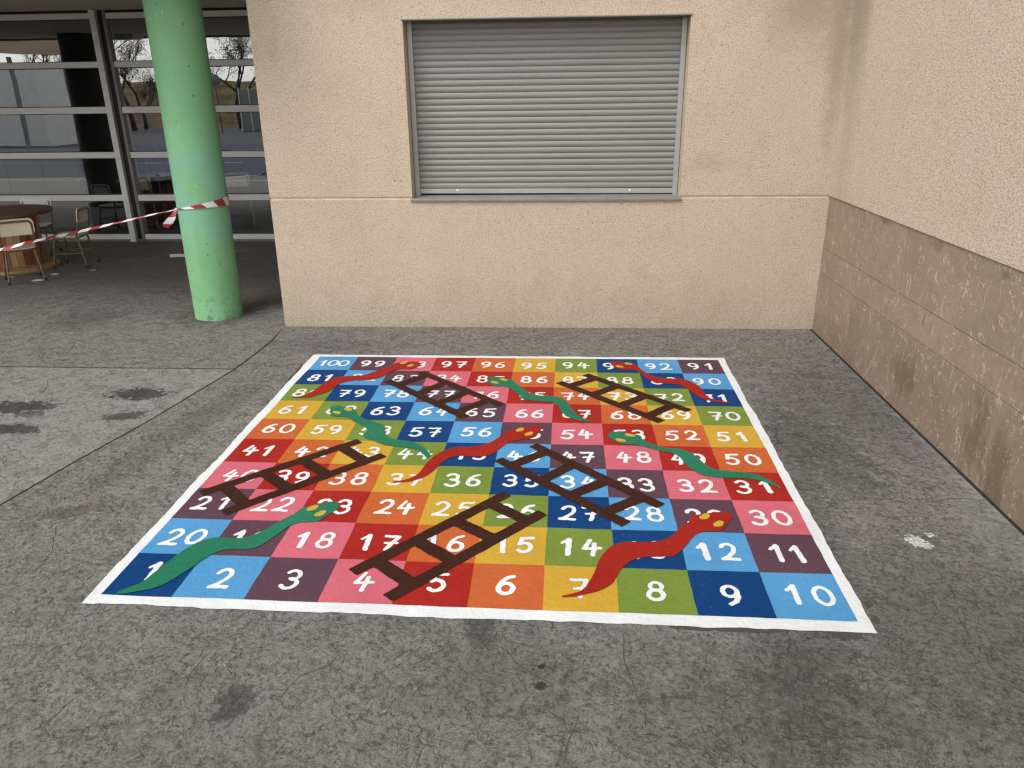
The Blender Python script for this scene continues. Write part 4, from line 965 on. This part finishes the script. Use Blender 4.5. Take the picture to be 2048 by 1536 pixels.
# ------------------------------------------------------------------ behind the camera: what the glazing mirrors
def bank():
    V, F = [], []; n = 60
    prof = [(0, -.02), (2, .6), (5, 1.9), (8, 2.5), (14, 2.6), (30, 2.2)]
    for i in range(n+1):
        x = -70+i*2.0
        for d_, z in prof: V.append((x, -27-d_+1.5*wob(x*.1, 1, 3), z*(1+.25*wob(x*.22+d_, 1, 4))))
    k = len(prof)
    for i in range(n):
        for j in range(k-1): F.append([i*k+j, (i+1)*k+j, (i+1)*k+j+1, i*k+j+1])
    o = pyd('grassy_bank', V, F, m_bank, None, 180); tag(o, kind='structure')
bank()
def tree(loc, h, seed, label, leafy, leafmat, spread=1.0):
    rn = random.Random(seed); t = empty('bare_tree', loc); tag(t, label, 'tree', 'trees behind the camera mirrored in the glass')
    bm = bmesh.new(); lb = bmesh.new(); tw = bmesh.new()
    def grow(p, d, L, r, lev):
        pts = [p]; q = p.copy(); dd = d.copy()
        for k in range(4):
            dd = (dd+Vector((rn.uniform(-.2, .2), rn.uniform(-.2, .2), rn.uniform(-.05, .15)))).normalized(); q = q+dd*L/4; pts.append(q.copy())
        add_tube(bm if lev < 2 else tw, pts, r, 6 if lev < 2 else 4, [r*(1-.14*k) for k in range(5)])
        if lev < 4:
            for k in range(4 if lev < 2 else 3):
                b = pts[rn.randint(2, 4)]; nd = (dd+Vector((rn.uniform(-1, 1), rn.uniform(-1, 1), rn.uniform(-.25, .7)))*spread).normalized(); grow(b, nd, L*rn.uniform(.55, .75), r*.5, lev+1)
        if lev >= 3:
            for k in range(leafy):
                c = pts[rn.randint(1, 4)]+Vector((rn.gauss(0, .16), rn.gauss(0, .16), rn.gauss(0, .16))); a = Vector((rn.gauss(0, 1), rn.gauss(0, 1), rn.gauss(0, 1))).normalized(); b = a.orthogonal().normalized(); s = rn.uniform(.025, .05)
                lb.faces.new([lb.verts.new(c+a*s), lb.verts.new(c+b*s*.6), lb.verts.new(c-a*s), lb.verts.new(c-b*s*.6)])
    grow(Vector((0, 0, -.1)), Vector((0, 0, 1)), h*.36, h*.02, 0)
    from_bm('trunk', bm, m_bark, t, 180); cr = from_bm('crown', tw, m_bark, t, 180); from_bm('foliage', lb, leafmat, cr)
for (px, py, Y, h, sd_, lf, lm, lab, sp) in ((262, 215, -25, 8.0, 3, 26, m_leaf, 'sparse yellowing tree mirrored in the pane left of the column', 1.0), (478, 208, -25.5, 7.6, 8, 30, m_ever, 'bushy bare tree mirrored in the pane beside the beige wall', 1.1), (285, 215, -26, 5.6, 12, 30, m_ever, 'small dark tree mirrored close behind the yellowing tree', 1.2), (90, 215, -28, 7.5, 15, 10, m_leaf, 'thin bare tree mirrored in the far left pane', 1.0)):
    p = mirror(px, py, Y); tree((p.x, Y, 0), h, sd_, lab, lf, lm, sp)
p = mirror(429, 160, -20); t = empty('road_sign', (p.x, -20, 0)); tag(t, 'round road sign on a thin post, mirrored in the glass right of the column', 'sign')
bm = bmesh.new(); add_lathe(bm, [(.28, -.008), (.29, 0), (.28, .008)], 32); bmesh.ops.transform(bm, matrix=Matrix.Translation((0, 0, p.z)) @ Matrix.Rotation(R(90), 4, 'X'), verts=bm.verts); from_bm('disc', bm, m_signred, t, 40)
tube_obj('post', [(0, -.03, -.03), (0, -.03, p.z+.2)], .03, m_post, t)
a, b = mirror(476, 180, -22), mirror(540, 180, -22); t = empty('site_hoarding', ((a.x+b.x)/2, -22, 0)); tag(t, 'grey ribbed metal hoarding mirrored in the pane next to the beige wall', 'fence'); box_obj('panel', -(b.x-a.x)/2, (b.x-a.x)/2, 0, .04, -.03, a.z, m_grey, t, .01)
for k in range(4): tube_obj('post', [(-(b.x-a.x)/2+(b.x-a.x)*k/3, .08, -.03), (-(b.x-a.x)/2+(b.x-a.x)*k/3, .08, a.z+.1)], .03, m_frame, t)
# timber clad building opposite, its eaves curve across the left panes
a, b = mirror(-40, 70, -5), mirror(190, 110, -5); t = empty('timber_building', (a.x, -5, 0)); tag(t, 'low building with a timber slatted front opposite, mirrored in the left panes', 'building')
w_ = b.x-a.x
bm = bmesh.new(); n = 14; V = []; F = []
for k in range(n+1):
    u = k/n; V += [(u*w_, 0, b.z+.35*(1-u)**2*.4), (u*w_, 0, a.z+1.2), (u*w_, -.5, b.z+.35*(1-u)**2*.4), (u*w_, -.5, a.z+1.2)]
for k in range(n):
    i = 4*k; F += [[i, i+4, i+5, i+1], [i+2, i+3, i+7, i+6], [i, i+2, i+6, i+4], [i+1, i+5, i+7, i+3]]
F += [[0, 1, 3, 2], [4*n, 4*n+2, 4*n+3, 4*n+1]]
pyd('eaves', V, F, m_clad, t); 
for k in range(2): box_obj('post', w_*(k+.3)/2-.04, w_*(k+.3)/2+.04, -.4, -.24, -.03, b.z, m_grey, t, .01)
box_obj('wall', -9, -2.5, -9, -6, -.03, b.z, m_van, t)
# white cabin and small orange machine parked on the yard
a, b = mirror(-60, 166, -21), mirror(112, 214, -21); t = empty('site_cabin', ((a.x+b.x)/2, -22.5, 0)); tag(t, 'white site cabin standing on the yard, mirrored in the far left pane', 'cabin')
hw = (b.x-a.x)/2; box_obj('body', -hw, hw, -1.2, 1.5, .12, a.z, m_van, t, .03); box_obj('roof_edge', -hw-.03, hw+.03, -1.23, 1.53, a.z+.001, a.z+.1, m_grey, t, .02); box_obj('door', hw*.3, hw*.3+.85, 1.501, 1.53, .16, 2.1, m_grey, t, .01); box_obj('window', -hw*.6, -hw*.6+1.1, 1.501, 1.53, 1.05, 1.95, m_black, t, .01); box_obj('base_frame', -hw, hw, -1.15, 1.45, -.03, .119, m_black, t)
a = mirror(62, 262, -19.0); t = empty('orange_machine', (a.x, -19, 0)); tag(t, 'low orange yard machine on black wheels, mirrored in the left pane', 'machine')
box_obj('chassis', -1.1, .9, -.4, .4, .38, .62, m_orange, t, .04); box_obj('hood', .1, .85, -.36, .36, .62, 1.0, m_orange, t, .06); tube_obj('roll_bar', fillet([(-.35, -.35, .6), (-.35, -.35, 1.35), (-.35, .35, 1.35), (-.35, .35, .6)], .12), .03, m_black, t)
box_obj('seat', -.3, .08, -.22, .22, .62, .8, m_black, t, .04)
for x in (-.75, .55):
    for y in (-.42, .42):
        bm = bmesh.new(); add_lathe(bm, [(.1, -.09), (.27, -.09), (.3, -.06), (.3, .06), (.27, .09), (.1, .09)], 24); bmesh.ops.transform(bm, matrix=Matrix.Translation((x, y, .27)) @ Matrix.Rotation(R(90), 4, 'X'), verts=bm.verts); from_bm('wheel', bm, m_rub, t, 40)
# painted lines of the yard
V, F = [], []
for i, (p0, p1, w) in enumerate((((-20, -3), (-9, -2.2), .05), ((-18, -6), (-7, -8.5), .05), ((-9.5, 3.4), (-7.2, 1.2), .05), ((-14, 2.0), (-6, 2.6), .04))):
    A, B = Vector(p0), Vector(p1); dv = (B-A).normalized(); q = Vector((-dv.y, dv.x))*w; k = len(V)
    V += [(*(A+q), .004), (*(A-q), .004), (*(B-q), .004), (*(B+q), .004)]; F.append([k, k+1, k+2, k+3])
o = pyd('yard_line', V, F, m_white); tag(o, kind='structure')
